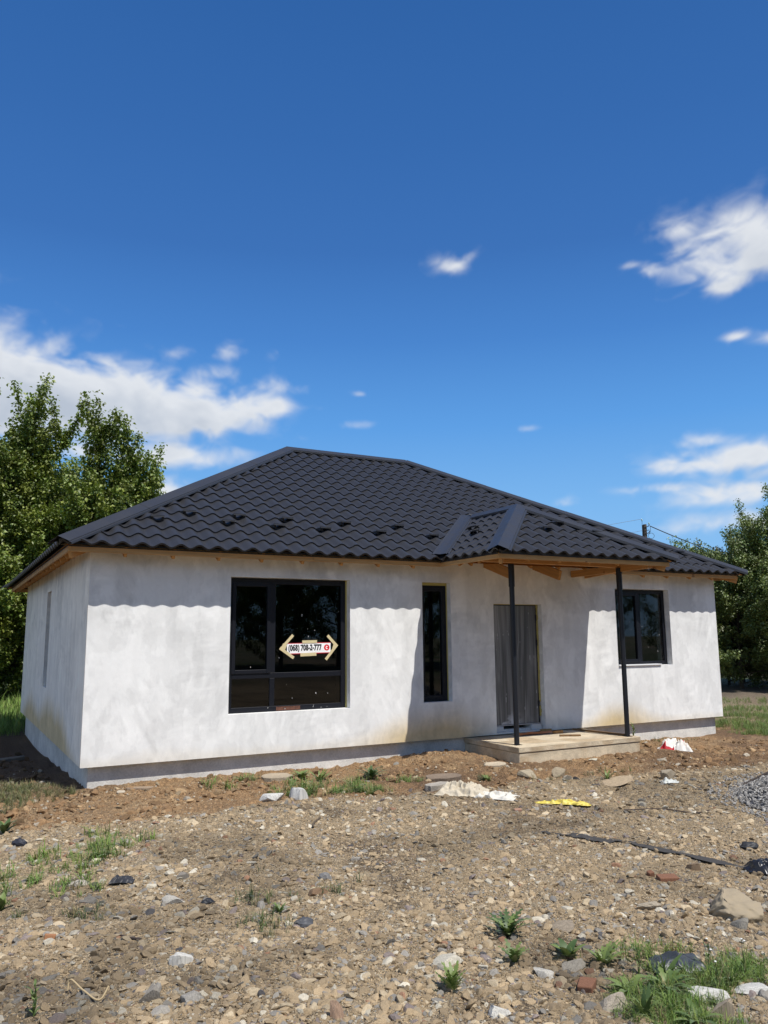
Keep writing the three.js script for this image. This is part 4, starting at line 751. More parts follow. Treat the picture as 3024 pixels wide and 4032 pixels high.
// sticks
const stick = (name, label, pts, r, color) => { const c = pts.map(([x, z, y = 0]) => V(x, H(x, z, false) + 0.012 + y, z)); tag(part(name, tube(c, r, 6), std(name + '_' + label.length, color, 0.9), scene), label, 'stick'); };
stick('stick', 'short dark straight stick among pebbles above a black scrap', [[-0.53, 5.5], [-0.47, 5.62], [-0.4, 5.7]], 0.007, [0.05, 0.035, 0.03]);
stick('dry_stalk', 'bent pale dry stalk shaped like a hook in foreground', [[-0.93, 6.28, 0.0], [-0.92, 6.27, 0.05], [-0.86, 6.38, 0.02], [-0.79, 6.5, 0], [-0.74, 6.47, 0.05]], 0.0055, [0.42, 0.32, 0.18]);
stick('stick', 'dark thin branch in the gravel before the grass strip', [[1.85, 3.4], [1.95, 3.2], [2.1, 3.02]], 0.011, [0.1, 0.075, 0.05]);
stick('stick', 'long thin twig lying on gravel in front of gravel pile', [[5.2, 4.5], [5.6, 4.7], [5.75, 5.0], [6.0, 5.0]], 0.007, [0.07, 0.05, 0.04]);

// crushed stone pile at the edge of the yard, with a dark board at its foot
{
  const cx = 8.45, cz = 5.95, R = 2.1, top = 1.2, pile = group('gravel_pile', scene, [cx, -0.32, cz]);
  tag(pile, 'heap of grey crushed stone at the edge of the yard', 'gravel pile');
  const hp = (x, z) => { const a = Math.atan2(z, x), d = Math.hypot(x, z) / (R * (0.9 + 0.2 * fbm(Math.cos(a) * 2 + 4, Math.sin(a) * 2 + 8, 2))); return d >= 1 ? -0.02 : top * (1 - d) * (1 - 0.25 * d) + 0.03 * (fbm(x * 4, z * 4, 2) - 0.5); };
  const g = new THREE.PlaneGeometry(2 * R + 0.6, 2 * R + 0.6, 70, 70).rotateX(-Math.PI / 2), p = g.attributes.position; for (let i = 0; i < p.count; i++) p.setY(i, hp(p.getX(i), p.getZ(i)) - 0.015); g.computeVertexNormals();
  part('mound', g, std('stone_dust', [0.17, 0.17, 0.18], 0.95, { map: stoneTex }), pile);
  const r = rng(91), list = [];
  for (let i = 0; i < 26000; i++) { const x = (2 * r() - 1) * R * 1.12, z = (2 * r() - 1) * R * 1.12; const edge = Math.hypot(x, z) / R; if (edge > 1.1 || (edge > 0.97 && r() > 0.25)) continue; const s = 0.022 + 0.03 * r() * r() + 0.01 * r(), v = 0.5 + 0.8 * r(), k = r(); list.push([x, Math.max(hp(x, z), H(cx + x, cz + z) + 0.32) + 0.004, z, s, (k < 0.75 ? [0.36, 0.342, 0.315] : k < 0.9 ? [0.52, 0.50, 0.46] : [0.30, 0.27, 0.23]).map((c) => c * v)]); }
  const m = shade(new THREE.InstancedMesh(rockGeometry(55, 8, 1), mStone, list.length)); m.name = 'crushed_stone'; tag(m, null, null, null, 'stuff');
  const q = new THREE.Quaternion(), e = new THREE.Euler();
  list.forEach(([x, y, z, s, c], i) => { e.set(r() * 6, r() * 6, r() * 6); m.setMatrixAt(i, new THREE.Matrix4().compose(V(x, y, z), q.setFromEuler(e), V(s * (1 + 0.6 * r()), s, s * (0.8 + 0.5 * r())))); m.setColorAt(i, rgb(...c)); });
  pile.add(m);
  const b = part('board', beam(V(7.68, -0.30, 4.18), V(9.0, 0.28, 4.73), 0.04, 0.07), std('dark_board', [0.05, 0.037, 0.03], 0.85), scene);
  tag(b, 'dark narrow board propped on the crushed stone heap', 'board');
}

// ---------------------------------------------------------------- grass and weeds
function bladeTuft(seed, n, spread, h, w, droop = 0.5) {
  const r = rng(seed), P = [], Nn = [], I = [];
  for (let i = 0; i < n; i++) {
    const a = r() * 6.283, b = r() * 6.283, bx = Math.cos(b) * spread * r(), bz = Math.sin(b) * spread * r(), L = h * (0.55 + 0.6 * r()), lean = 0.1 + droop * r(), wd = w * (0.7 + 0.6 * r()), cx = Math.cos(a), cz = Math.sin(a), base = P.length / 3, seg = 4;
    for (let k = 0; k <= seg; k++) { const t = k / seg, out = L * lean * t * t * 0.9, y = L * t * (1 - 0.35 * lean * t), ww = wd * (1 - Math.pow(t, 1.6)) * (0.55 + 0.9 * t) + 0.0004; for (const s of [-1, 1]) { P.push(bx + cx * out - cz * ww * s, y, bz + cz * out + cx * ww * s); Nn.push(-cx * 0.5, 0.75, -cz * 0.5); } }
    for (let k = 0; k < seg; k++) { const q = base + k * 2; I.push(q, q + 1, q + 2, q + 1, q + 3, q + 2); }
  }
  const g = new THREE.BufferGeometry(); g.setAttribute('position', new THREE.Float32BufferAttribute(P, 3)); g.setIndex(I); g.computeVertexNormals(); return g;
}
const leafMat = (name, c, more = {}) => phys(name, c, 0.55, { side: THREE.DoubleSide, transmission: 0.35, thickness: 0, ...more });
const mGrass = leafMat('grass_blade', [1, 1, 1], { roughness: 0.8 });
const tufts = [1, 2, 3].map((s) => bladeTuft(s, 9, 0.05, 0.125, 0.0034, 1.25));
const clumps = [7, 8, 9].map((s) => bladeTuft(s, 9, 0.07, 0.2, 0.0058, 1.35));
const longTufts = [4, 5].map((s) => bladeTuft(s, 12, 0.12, 0.34, 0.006, 0.8));
function grass(label, spots, seed, geos, scale = 1, tone = [0.12, 0.165, 0.035], dry = 0.16) {   // spots: [x, z, rx, rz, count, turn]
  const g = group('grass'), r = rng(seed), per = geos.map(() => []);
  for (const [x0, z0, rx, rz, n, turn = 0] of spots) for (let i = 0; i < n; i++) {
    const a = r() * 6.283, q = Math.sqrt(r()) * (0.75 + 0.5 * r()), dx = Math.cos(a) * q * rx, dz = Math.sin(a) * q * rz, x = x0 + dx * Math.cos(turn) - dz * Math.sin(turn), z = z0 + dx * Math.sin(turn) + dz * Math.cos(turn);
    if (z < 0.05 && x > 0 && x < W && z > -D) continue;
    if (fbm(x * 3 + seed, z * 3, 2) < 0.36) continue;
    const s = scale * (0.55 + 0.75 * r()) * (1.1 - 0.4 * q), k = 0.65 + 0.7 * r(), d = r() < dry;
    per[Math.floor(r() * geos.length)].push([new THREE.Matrix4().compose(V(x, H(x, z) - 0.005, z), new THREE.Quaternion().setFromAxisAngle(up, r() * 6.283), V(s, s * (0.8 + 0.4 * r()), s)), d ? rgb(0.30 * k, 0.25 * k, 0.11 * k) : rgb(tone[0] * k * (0.85 + 0.4 * r()), tone[1] * k, tone[2] * k)]);
  }
  tag(g, label, 'grass', null, 'stuff');
  per.forEach((l, i) => { if (!l.length) return; const m = shade(new THREE.InstancedMesh(geos[i], mGrass, l.length)); m.name = numbered('grass_blades'); tag(m, null, null, null, 'stuff'); l.forEach(([a, c], k) => { m.setMatrixAt(k, a); m.setColorAt(k, c); }); g.add(m); });
}
const T = 0.5;
grass('green grass clump with long blades in the foreground dirt', [[-0.95, 3.75, 0.28, 0.35, 52, T], [-0.55, 3.7, 0.2, 0.3, 27, T], [-0.15, 3.1, 0.28, 0.16, 46, T], [-0.32, 3.42, 0.25, 0.14, 33, T], [-0.15, 2.75, 0.06, 0.06, 6], [-0.05, 2.5, 0.28, 0.09, 12, T], [-0.6, 4.3, 0.2, 0.3, 27, T], [0.22, 2.95, 0.09, 0.08, 8], [-0.72, 3.2, 0.2, 0.3, 22, T], [-1.2, 4.15, 0.2, 0.3, 22]], 31, clumps, 0.78, [0.16, 0.25, 0.04], 0.06);
grass('low grass strip growing in clay along the front plinth', [[2.75, 1.75, 0.7, 0.2, 148, T], [3.15, 1.95, 0.35, 0.16, 93, T], [2.7, 1.25, 0.5, 0.3, 44, T], [3.3, 1.35, 0.35, 0.2, 33, T], [3.85, 1.65, 0.4, 0.12, 33, T], [1.6, 0.75, 0.5, 0.2, 22, T], [2.15, 0.5, 0.2, 0.12, 22]], 32, clumps, 0.85, [0.15, 0.235, 0.04], 0.08);
grass('mixed grass and tiny weeds in the near corner of yard', [[2.0, 8.02, 0.36, 0.16, 230, T], [2.42, 8.02, 0.3, 0.16, 200, T], [1.78, 8.14, 0.26, 0.16, 170, T], [2.25, 7.52, 0.4, 0.1, 70, T], [2.6, 8.05, 0.25, 0.2, 90], [1.85, 8.35, 0.25, 0.15, 110, T], [2.12, 7.75, 0.18, 0.1, 60]], 33, tufts, 0.75, [0.16, 0.25, 0.04], 0.05);
grass('thin dry grass by the gable corner of the house', [[-0.75, -0.55, 0.55, 0.6, 420], [-0.9, 0.3, 0.4, 0.5, 180], [-0.3, 0.1, 0.3, 0.25, 60], [-1.5, -0.3, 0.5, 0.9, 200]], 34, tufts, 0.9, [0.13, 0.15, 0.045], 0.35);
grass('tall meadow grass beyond the gable wall under trees', [[-1.5, -13.5, 3.6, 3.8, 2600], [0.2, -17, 3.5, 4, 1500]], 35, longTufts, 1.5, [0.20, 0.32, 0.05], 0.05);
grass('patchy green lawn beside the far corner of house', [[14.4, -0.7, 1.5, 1.0, 900, T], [15.6, -2.2, 2.0, 0.8, 700, T], [13.4, 0.4, 0.7, 0.3, 240, T], [17.5, -3.4, 2.4, 1.1, 600, T], [14.2, 0.9, 0.8, 0.22, 150, T], [16.4, -0.4, 1.2, 0.8, 400, T], [20, -5, 2.5, 1, 260, T]], 36, longTufts, 0.45, [0.17, 0.26, 0.05], 0.08);
grass('sparse single blades sprouting between the yard stones', [[1.1, 5.45, 0.1, 0.1, 8], [0.9, 5.0, 1.4, 0.8, 10], [0.55, 5.45, 0.3, 0.3, 30], [0.4, 5.9, 0.25, 0.2, 20], [-0.6, 5.0, 0.2, 0.15, 16], [-1.05, 5.0, 0.15, 0.3, 30], [5.9, 2.6, 0.6, 0.2, 16], [4.95, 2.15, 0.1, 0.1, 20], [9.8, 0.5, 1.4, 0.2, 60], [6.8, 2.6, 0.6, 0.3, 14]], 37, tufts, 0.85, [0.09, 0.13, 0.035], 0.15);

function leafStrip(L, Wd, bend, lobes, depth, fold = 0.25) {   // one leaf lying along +x, arching up and over
  const n = lobes ? lobes * 2 + 2 : 8, P = [], I = [];
  for (let k = 0; k <= n; k++) {
    const t = k / n, w = Wd * Math.pow(Math.sin(Math.PI * Math.min(1, Math.pow(t, 0.75) * 0.96 + 0.03)), 0.8) * (lobes ? (k % 2 ? 1 : 1 - depth) : 1) + 0.001, ang = bend[0] + (bend[1] - bend[0]) * t;
    const back = lobes && k % 2 ? 0.03 * L : 0; const prev = k ? [P[(k - 1) * 9 + 3], P[(k - 1) * 9 + 4]] : [0, 0], x = prev[0] + (k ? L / n * Math.cos(ang) : 0), y = prev[1] + (k ? L / n * Math.sin(ang) : 0);
    P.push(x + back, y + w * fold, -w, x, y, 0, x + back, y + w * fold, w);
  }
  for (let k = 0; k < n; k++) { const a = k * 3; I.push(a, a + 1, a + 3, a + 1, a + 4, a + 3, a + 1, a + 2, a + 4, a + 2, a + 5, a + 4); }
  const g = new THREE.BufferGeometry(); g.setAttribute('position', new THREE.Float32BufferAttribute(P, 3)); g.setIndex(I); g.computeVertexNormals(); return g;
}
const mWeed = leafMat('weed_leaf', [0.11, 0.175, 0.034]), mWeedPale = leafMat('weed_leaf_pale', [0.19, 0.26, 0.06]), mWeedDark = leafMat('weed_leaf_dark', [0.07, 0.125, 0.028]);
function weed(name, label, x, z, { n = 12, L = 0.16, Wd = 0.022, lobes = 6, depth = 0.5, up: rise = [1.2, 0.4], seed = 1, mat = mWeed, stem = 0 }) {
  const p = group(name, scene, [x, H(x, z) - 0.01, z]), r = rng(seed * 13 + 5);
  tag(p, label, 'weed');
  for (let i = 0; i < n; i++) {
    const k = 0.65 + 0.5 * r(), in_ = i / n, m = part('leaf', leafStrip(L * k, Wd * k, [rise[0] * (0.55 + 0.6 * (1 - in_) + 0.25 * r()), rise[1] * (0.4 + r())], lobes, depth), r() < 0.3 ? mWeedPale : mat, p);
    m.rotation.y = i * 2.4 + r() * 0.5; if (stem) m.position.y = stem * (i / n);
  }
  if (stem) part('stem', tube([V(0, 0, 0), V(0.01, stem / 2, 0.004), V(0, stem, 0)], 0.003, 5), mWeed, p);
  return p;
}
weed('thistle', 'largest spiny thistle rosette standing alone in the gravel', 1.75, 6.86, { n: 26, L: 0.21, Wd: 0.032, lobes: 5, depth: 0.8, seed: 1, mat: mWeedDark, up: [1.25, 0.2] });
weed('thistle', 'smaller dark thistle in front of the largest thistle', 1.5, 7.25, { n: 14, L: 0.14, Wd: 0.024, lobes: 4, depth: 0.75, seed: 2, rise: [1.35, 0.8] });
weed('thistle', 'pale green thistle with upright leaves by pinkish flat stone', 1.98, 7.5, { n: 20, L: 0.17, Wd: 0.024, lobes: 5, depth: 0.75, seed: 3, mat: mWeedPale });
weed('thistle', 'dark broad-leaved seedling touching the pale green thistle', 1.9, 7.28, { n: 8, L: 0.15, Wd: 0.026, lobes: 0, seed: 4, mat: mWeedDark });
weed('thistle', 'bright green feathery thistle between two white stones', 0.95, 7.4, { n: 20, L: 0.155, Wd: 0.022, lobes: 5, depth: 0.75, seed: 5, mat: mWeedPale, up: [1.4, 0.7] });
weed('flowering_weed', 'slim upright weed with white tip at picture bottom edge', -1.13, 6.5, { n: 12, L: 0.06, Wd: 0.008, lobes: 0, seed: 6, stem: 0.17 });
weed('dandelion', 'big broad-leaved dandelion clump in the near corner grass', 2.0, 7.98, { n: 26, L: 0.19, Wd: 0.02, lobes: 4, depth: 0.5, seed: 7, up: [1.3, -0.3] });
weed('dandelion', 'pale wide leaf weed at the edge of near corner grass', 1.8, 7.9, { n: 9, L: 0.17, Wd: 0.02, lobes: 0, seed: 8, mat: mWeedPale, up: [1.1, -0.3] });
weed('dandelion', 'upright ribbed leaf weed in front of rounded beige rock', 1.66, 8.14, { n: 9, L: 0.17, Wd: 0.016, lobes: 5, depth: 0.3, seed: 9, up: [1.5, 1.0], mat: mWeedDark });
weed('dandelion', 'glossy leaf weed between dark rag and dandelion clump', 2.12, 7.86, { n: 8, L: 0.19, Wd: 0.017, lobes: 0, seed: 10, up: [1.5, 0.9] });
weed('dandelion', 'low leafy weed at the picture bottom below dandelion clump', 1.86, 8.3, { n: 12, L: 0.15, Wd: 0.017, lobes: 0, seed: 15, up: [0.9, 0] });
weed('broadleaf_weed', 'light green leafy weed against the plinth beside concrete slab', 2.88, 0.62, { n: 18, L: 0.24, Wd: 0.035, lobes: 0, seed: 11, mat: mWeedPale, up: [1.35, 0] });
weed('broadleaf_weed', 'dark leafy bush-like weed in clay between plinth and grass', 3.72, 1.15, { n: 30, L: 0.26, Wd: 0.03, lobes: 5, depth: 0.45, seed: 12, mat: mWeedDark, up: [1.35, -0.1] });
weed('broadleaf_weed', 'spreading ragged weed beside the dark leafy bush-like weed', 3.0, 1.0, { n: 14, L: 0.25, Wd: 0.025, lobes: 4, seed: 13 });
weed('thistle', 'small green thistle at the clay edge beyond yellow strip', 6.45, 2.95, { n: 10, L: 0.17, Wd: 0.018, lobes: 5, seed: 14 });
weed('broadleaf_weed', 'small round green weed just behind crumpled white sack', 4.95, 2.22, { n: 14, L: 0.12, Wd: 0.02, lobes: 0, seed: 16, mat: mWeedPale });
weed('broadleaf_weed', 'dock-like weed at the picture edge by the grass clump', -1.0, 1.9, { n: 9, L: 0.2, Wd: 0.03, lobes: 0, seed: 17, mat: mWeedDark });
weed('broadleaf_weed', 'reddish-green seedling low at the picture edge on gravel', -1.18, 4.55, { n: 8, L: 0.14, Wd: 0.03, lobes: 0, seed: 18, up: [1.4, 0.9] });
weed('broadleaf_weed', 'thin tall weed against the plinth near the porch post', 9.75, 0.25, { n: 12, L: 0.12, Wd: 0.014, lobes: 0, seed: 19, stem: 0.34 });
weed('broadleaf_weed', 'small weed tuft in gravel beside split grey stone', 0.62, 5.6, { n: 12, L: 0.1, Wd: 0.014, lobes: 4, seed: 20 });

{
  const r = rng(77), petals = std('white_petal', [0.75, 0.75, 0.7], 0.7), straw = std('straw_stem', [0.36, 0.30, 0.15], 0.9);
  const SPOTS = [['thin white-flowered weed leaning over the dark rag', 2.45, 7.9], ['thin white-flowered weed behind the dandelion clump', 2.05, 7.72], ['thin white-flowered weed tallest in the near corner grass', 2.25, 8.12], ['thin white-flowered weed beside the torn chalky strip', 2.5, 8.1]];
  for (const [label, x, z] of SPOTS) {
    const p = weed('flowering_weed', label, x, z, { n: 7, L: 0.05, Wd: 0.006, lobes: 0, seed: Math.floor(100 * x), stem: 0.16 });
    for (let i = 0; i < 3; i++) { const a = r() * 6, h = 0.2 + 0.09 * r(), e = V(0.05 * Math.cos(a), h, 0.05 * Math.sin(a)); part('stem', tube([V(0, 0.02, 0), V(e.x * 0.4, h * 0.6, e.z * 0.4), e], 0.0018, 4), i === 2 ? straw : mWeed, p); if (i < 2) part('flower', new THREE.IcosahedronGeometry(0.007, 1).scale(1, 0.6, 1).translate(e.x, e.y, e.z), petals, p); }
  }
}
// ---------------------------------------------------------------- trees
function sprig(seed, n, L, Wd, size) {   // a short twig end with drooping leaves
  const r = rng(seed), list = [];
  for (let i = 0; i < n; i++) {
    const k = 0.7 + 0.5 * r(), P = [0, 0, 0, L * 0.45, 0.01, -Wd, L * 0.5, -0.02 * L, 0, L * 0.45, 0.01, Wd, L, -0.15 * L, 0], g = new THREE.BufferGeometry();
    g.setAttribute('position', new THREE.Float32BufferAttribute(P.map((v) => v * k), 3)); g.setIndex([0, 2, 1, 0, 3, 2, 1, 2, 4, 2, 3, 4]);
    g.rotateX((r() - 0.5) * 1.2); g.rotateZ(0.35 - 1.35 * r()); g.rotateY(r() * 6.283); const t = r();
    g.translate((r() - 0.5) * size, (t - 0.4) * size, (r() - 0.5) * size); const f = g.toNonIndexed(); f.computeVertexNormals(); list.push(f);
  }
  return mergeGeometries(list);
}
const mLeaf = leafMat('tree_leaf', [1, 1, 1], { roughness: 0.5, transmission: 0.5 }), mBark = std('bark', [0.11, 0.085, 0.06], 0.95, { bumpMap: grain, bumpScale: 0.02 });
const bigSprigs = [1, 2, 3].map((s) => sprig(s, 12, 0.112, 0.040, 0.28)), smallSprigs = [4, 5, 6].map((s) => sprig(s, 12, 0.088, 0.03, 0.25));
function tree(name, label, x, z, { h, r: R, seed, limbs = 34, base = 0.03, up: rise = 0.9, sprigs = bigSprigs, tone = [0.20, 0.29, 0.037], fill = 1.75, skirt = 0.8, leaders = [], groupName }) {
  const t = group(name, scene, [x, H(x, z, false), z]), rnd = rng(seed); tag(t, label, 'tree', groupName);
  const wood = [], list = [], top = h * 0.93, lean = V((rnd() - 0.5) * 0.05 * h, 0, (rnd() - 0.5) * 0.05 * h);
  const spine = (s) => V(lean.x * s * s, top * s, lean.z * s * s);
  const bole = (pts, r0, r1, seg = 6) => { const c = new THREE.CatmullRomCurve3(pts), n = pts.length * 3, g = new THREE.TubeGeometry(c, n, 1, seg, false), p = g.attributes.position; for (let i = 0; i <= n; i++) { const q = c.getPointAt(i / n), rr = lerp(r0, r1, i / n); for (let k = 0; k <= seg; k++) { const o = i * (seg + 1) + k; p.setXYZ(o, q.x + (p.getX(o) - q.x) * rr, q.y + (p.getY(o) - q.y) * rr, q.z + (p.getZ(o) - q.z) * rr); } } wood.push(g); };
  bole([0, 0.25, 0.5, 0.75, 1].map(spine), 0.011 * h + 0.03, 0.012, 9);
  const q = new THREE.Quaternion(), e = new THREE.Euler();
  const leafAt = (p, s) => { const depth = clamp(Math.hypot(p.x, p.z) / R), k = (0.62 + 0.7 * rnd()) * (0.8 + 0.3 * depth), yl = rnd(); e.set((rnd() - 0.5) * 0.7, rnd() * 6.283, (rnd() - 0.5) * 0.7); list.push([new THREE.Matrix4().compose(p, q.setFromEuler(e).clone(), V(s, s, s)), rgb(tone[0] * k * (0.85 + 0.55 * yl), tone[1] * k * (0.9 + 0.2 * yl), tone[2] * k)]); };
  const shoot = (a, dir, L, level) => {
    const bend = V((rnd() - 0.5) * 0.5, rise * (0.4 + 0.5 * rnd()), (rnd() - 0.5) * 0.5), pts = []; const n = 5;
    for (let i = 0; i <= n; i++) { const s = i / n * L; pts.push(a.clone().addScaledVector(dir, s).addScaledVector(bend, s * s / (2 * L))); }
    const c = new THREE.CatmullRomCurve3(pts);
    if (level < 2) bole(pts, (level ? 0.012 : 0.028) * (0.5 + L * 0.25), 0.005, level ? 4 : 6);
    const count = level ? Math.ceil(L * 9.5 * fill) : Math.ceil(L * 4 * fill);
    for (let i = 0; i < count; i++) { const s = lerp(level ? 0.12 : 0.4, 1, rnd()), p = c.getPointAt(Math.min(1, s)), o = (level ? 0.1 : 0.16) * (1.25 - s * 0.7); p.add(V((rnd() - 0.5) * 2 * o, (rnd() - 0.5) * 2 * o, (rnd() - 0.5) * 2 * o)); leafAt(p, 0.8 + 0.5 * rnd()); }
    if (level === 0) { const m = Math.max(3, Math.round(L * 4.2 * fill)); for (let i = 0; i < m; i++) { const s = 0.18 + 0.8 * (i + rnd()) / m, p = c.getPointAt(Math.min(1, s)), d = c.getTangentAt(Math.min(1, s)); d.add(V((rnd() - 0.5) * 1.9, (rnd() - 0.3) * 1.2, (rnd() - 0.5) * 1.9)).normalize(); shoot(p, d, (0.45 + 0.5 * rnd()) * Math.min(1.5, 0.4 + L * 0.36), 1); } }
  };
  for (let i = 0; i < limbs; i++) {
    const s = base + (0.96 - base) * Math.pow((i + 0.5) / limbs, 0.9), a = i * 2.39996 + rnd() * 0.6, wide = R * Math.max(s < 0.35 ? skirt : 0, Math.pow(Math.sin(Math.PI * clamp(0.14 + 0.8 * s)), 0.75)) * (0.72 + 0.45 * rnd()), upw = lerp(0.25, 1.5, s * s) * rise;
    shoot(spine(s * 0.97), V(Math.cos(a), upw, Math.sin(a)).normalize(), Math.max(0.5, wide * (1 + 0.25 * upw)), 0);
  }
  for (const [dx, dz, hh, n = 3] of leaders) { const a = spine(clamp((hh - 3) / top, 0.2, 0.9)), b = V(dx, hh, dz), d = b.clone().sub(a), L = d.length(); d.normalize(); shoot(a, d.clone().add(V(0, -0.25 * rise, 0)).normalize(), L * 0.98, 0); for (let i = 0; i < n; i++) shoot(a.clone().lerp(b, 0.62 + 0.12 * i), V(d.x + (rnd() - 0.5) * 0.7, d.y + 0.6, d.z + (rnd() - 0.5) * 0.7).normalize(), 0.8, 1); }
  part('trunk', merge(wood), mBark, t);
  const crown = group('crown', t); tag(crown, null, null, null, 'stuff');
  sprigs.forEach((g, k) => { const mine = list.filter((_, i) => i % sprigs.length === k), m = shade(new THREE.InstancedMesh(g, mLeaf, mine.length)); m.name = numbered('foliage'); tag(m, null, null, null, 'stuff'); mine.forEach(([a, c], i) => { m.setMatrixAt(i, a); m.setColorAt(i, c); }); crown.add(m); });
  console.log(name, list.length, 'sprigs');
  return t;
}
tree('broadleaf_tree', 'tall bushy tree with several pointed tops at gable side', -0.3, -17.2, { up: 1.25, h: 7.9, r: 2.1, seed: 3, limbs: 46, leaders: [[0.5, 0.3, 8.5], [-0.6, 0.2, 8.2], [1.2, 0.2, 7.8]] });
tree('broadleaf_tree', 'shorter twin-topped tree just behind the hip of roof', 2.7, -16.4, { up: 1.25, h: 6.3, r: 1.9, seed: 8, limbs: 44, leaders: [[-0.1, 0, 7.8], [0.5, 0.3, 7.2], [1.0, 0.2, 6.6]] });
tree('broadleaf_tree', 'low round green bush-like tree showing above the roof slope', 4.0, -17.5, { h: 6.5, r: 1.6, seed: 12, limbs: 30 });
tree('broadleaf_tree', 'leafy tree low behind the white gable wall by meadow', -2.6, -15.5, { h: 6.6, r: 2.2, seed: 17, limbs: 36, tone: [0.20, 0.29, 0.035], skirt: 0.95 });
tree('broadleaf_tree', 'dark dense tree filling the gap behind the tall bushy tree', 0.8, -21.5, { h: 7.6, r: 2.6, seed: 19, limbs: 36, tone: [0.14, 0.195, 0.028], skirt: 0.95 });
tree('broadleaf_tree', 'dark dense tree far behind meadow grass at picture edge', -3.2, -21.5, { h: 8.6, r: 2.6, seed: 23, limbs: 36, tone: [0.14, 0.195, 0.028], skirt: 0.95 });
const rt = { sprigs: smallSprigs, up: 0.6, tone: [0.165, 0.245, 0.055], skirt: 0.95 };
tree('orchard_tree', 'dense small-leaved tree with ragged top next to utility pole', 24.7, -8.8, { ...rt, h: 4.8, r: 2.2, seed: 31, limbs: 46, leaders: [[0.2, 0.3, 5.2], [0.9, 0.2, 5.5]] });
tree('orchard_tree', 'tallest small-leaved tree at the picture edge beyond dirt track', 27.2, -7.4, { ...rt, h: 6.2, r: 2.4, seed: 34, limbs: 50, leaders: [[-0.8, -0.6, 6.4], [0.2, 0.3, 6.8]] });
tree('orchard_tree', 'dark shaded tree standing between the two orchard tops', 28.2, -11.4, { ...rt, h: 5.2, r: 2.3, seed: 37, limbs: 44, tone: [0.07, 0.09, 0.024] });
tree('shrub', 'bright green shrub at the picture edge by the dirt track', 25.2, -6.2, { sprigs: smallSprigs, up: 0.5, h: 2.6, r: 1.1, seed: 44, limbs: 26, tone: [0.13, 0.19, 0.04] });
tree('orchard_tree', 'leafy tree past the picture edge shading the dirt track', 28.6, -3.2, { ...rt, h: 6.4, r: 2.6, seed: 47, limbs: 30 });
const sh = { up: 0.5, limbs: 26, fill: 1.4, skirt: 1 };
tree('shrub', 'low green shrub in meadow grass behind the gable wall', -2.3, -18.4, { ...sh, h: 2.8, r: 1.5, seed: 61 });
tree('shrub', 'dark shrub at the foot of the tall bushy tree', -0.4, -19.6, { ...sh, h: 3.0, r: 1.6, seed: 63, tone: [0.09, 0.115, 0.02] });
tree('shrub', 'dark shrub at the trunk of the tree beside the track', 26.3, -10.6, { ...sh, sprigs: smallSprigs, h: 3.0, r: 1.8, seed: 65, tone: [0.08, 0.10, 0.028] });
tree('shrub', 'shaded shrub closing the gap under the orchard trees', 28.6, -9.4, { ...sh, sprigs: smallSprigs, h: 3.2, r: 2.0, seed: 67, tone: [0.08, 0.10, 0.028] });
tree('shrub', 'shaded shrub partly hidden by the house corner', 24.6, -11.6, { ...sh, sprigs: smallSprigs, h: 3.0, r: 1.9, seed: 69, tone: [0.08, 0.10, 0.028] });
{   // trees across the lane behind the photographer, seen only as reflections in the window glass
  const first = tree('lane_tree', 'dark tree mirrored in the window glass of the house', 8, 38, { h: 10, r: 3.8, seed: 51, limbs: 40, fill: 0.8, groupName: 'trees mirrored in the windows' });
  for (const [x, z, s, a] of [[-2, 38, 1.1, 1], [3, 37, 1, 2], [12.5, 37, 1.1, 3], [17, 36, 1.05, 4], [22, 38, 1.2, 5], [27, 36, 1.1, 0.6], [32, 33, 1.05, 2.2], [10, 44, 1.4, 4], [19.5, 45, 1.4, 1.3], [37, 30, 1.1, 3], [29, 44, 1.4, 2.6], [42, 26, 1.1, 4.4]]) { const c = first.clone(); c.name = numbered('lane_tree'); c.position.set(x, -0.4, z); c.scale.setScalar(s); c.rotation.y = a; scene.add(c); }
}

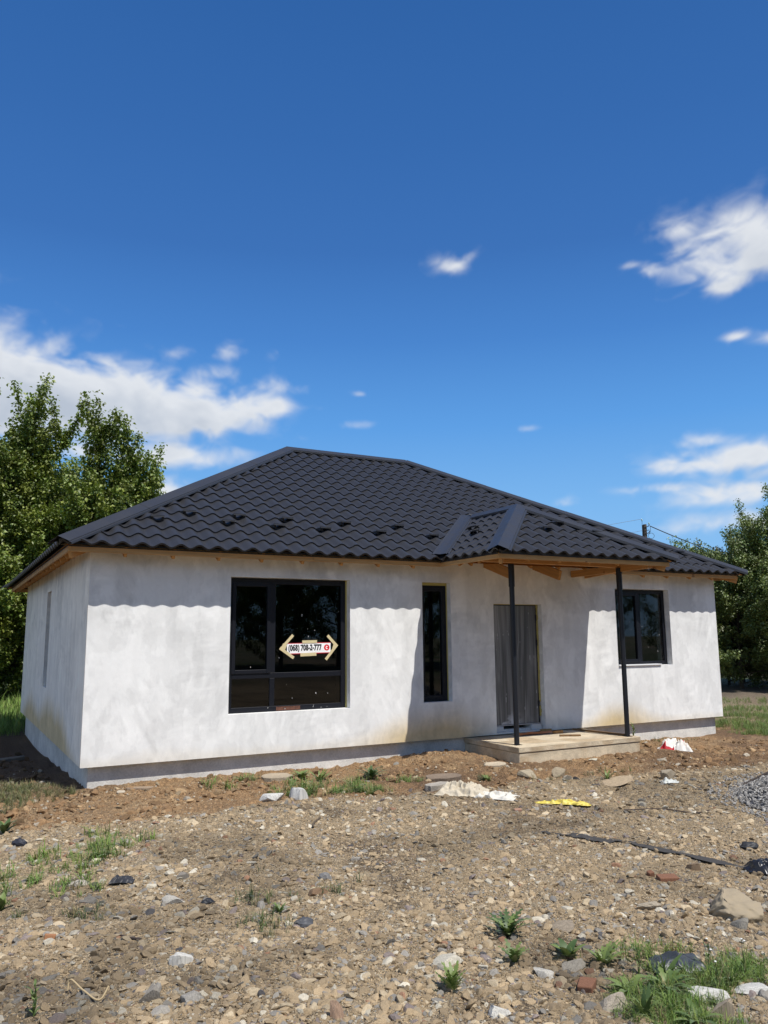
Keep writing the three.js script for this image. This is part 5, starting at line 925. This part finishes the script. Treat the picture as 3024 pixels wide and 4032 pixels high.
// ---------------------------------------------------------------- utility pole and its wires
{
  const px = 24.7, pz = -13.05, k = 0.00209, p = group('utility_pole', scene, [px, -0.3, pz]);
  tag(p, 'weathered utility pole with insulators rising behind the roof', 'utility pole');
  p.rotation.y = -0.823;
  const top = 6.72, old = std('grey_weathered_pole', [0.16, 0.125, 0.095], 0.95, { bumpMap: grain, bumpScale: 0.02 }), iron = std('rusty_iron', [0.03, 0.026, 0.026], 0.7), glassy = std('glass_insulator', [0.42, 0.6, 0.55], 0.2);
  part('post', merge([capped([V(0, -0.4, 0), V(0, top, 0)], 0.075, 14)]), old, p);
  part('steel_stub', box(-0.125, -0.07, 1, top - 0.02, -0.04, 0.04), iron, p);
  part('bracket', merge([box(-0.115, -0.1, top - 0.02, top + 0.16, -0.008, 0.008), tube([V(0.0, top - 0.13, 0.08), V(0.1, top - 0.11, 0.08), V(0.17, top - 0.07, 0.08), V(0.175, top - 0.01, 0.08)], 0.016, 7), tube([V(0.0, top - 0.4, 0.08), V(0.1, top - 0.4, 0.08), V(0.17, top - 0.35, 0.08), V(0.175, top - 0.29, 0.08)], 0.016, 7), tube([V(0.0, top - 0.28, 0.08), V(0.12, top - 0.27, 0.08), V(0.17, top - 0.25, 0.08)], 0.012, 7)]), iron, p);
  const ins = new THREE.LatheGeometry([[0, 0], [0.022, 0], [0.034, 0.015], [0.02, 0.03], [0.033, 0.045], [0.03, 0.075], [0.012, 0.09], [0, 0.092]].map((q) => new THREE.Vector2(...q)), 14);
  for (const [x, y, z] of [[-0.107, top + 0.15, 0], [0.175, top - 0.015, 0.08]]) part('insulator', ins.clone().translate(x, y, z), glassy, p);
  part('cable_coil', merge([new THREE.TorusGeometry(0.12, 0.008, 6, 40).translate(0.24, top - 0.52, 0.08), tube([V(0.21, top - 0.08, 0.08), V(0.225, top - 0.2, 0.08), V(0.215, top - 0.33, 0.08), V(0.13, top - 0.45, 0.08)], 0.009, 6)]), iron, p);
  const wire = std('black_wire', [0.02, 0.02, 0.022], 0.7), sag = (a, b, s, n = 14) => Array.from({ length: n + 1 }, (_, i) => { const t = i / n; return a.clone().lerp(b, t).add(V(0, -4 * s * t * (1 - t), 0)); });
  tag(part('overhead_cable', tube(sag(V(24.85, 6.34, -12.9), V(31.5, 3.9, -9.5), 0.25), 0.02, 6, 30), wire, scene), 'thick black cable running from pole down into orchard trees', 'cable');
  const thin = std('thin_grey_wire', [0.35, 0.38, 0.4], 0.5);
  tag(part('overhead_wire', tube(sag(V(24.6, 6.66, -13.1), V(12, 6.1, -38), 0.5), 0.007, 5, 30), thin, scene), 'thin pale wire leaving the pole top insulator', 'wire');
  tag(part('overhead_wire', tube(sag(V(24.6, 6.15, -13.1), V(12, 5.3, -38), 0.5), 0.007, 5, 30), thin, scene), 'thin pale wire leaving the pole below the top', 'wire');
}
renderer.render(scene, camera);
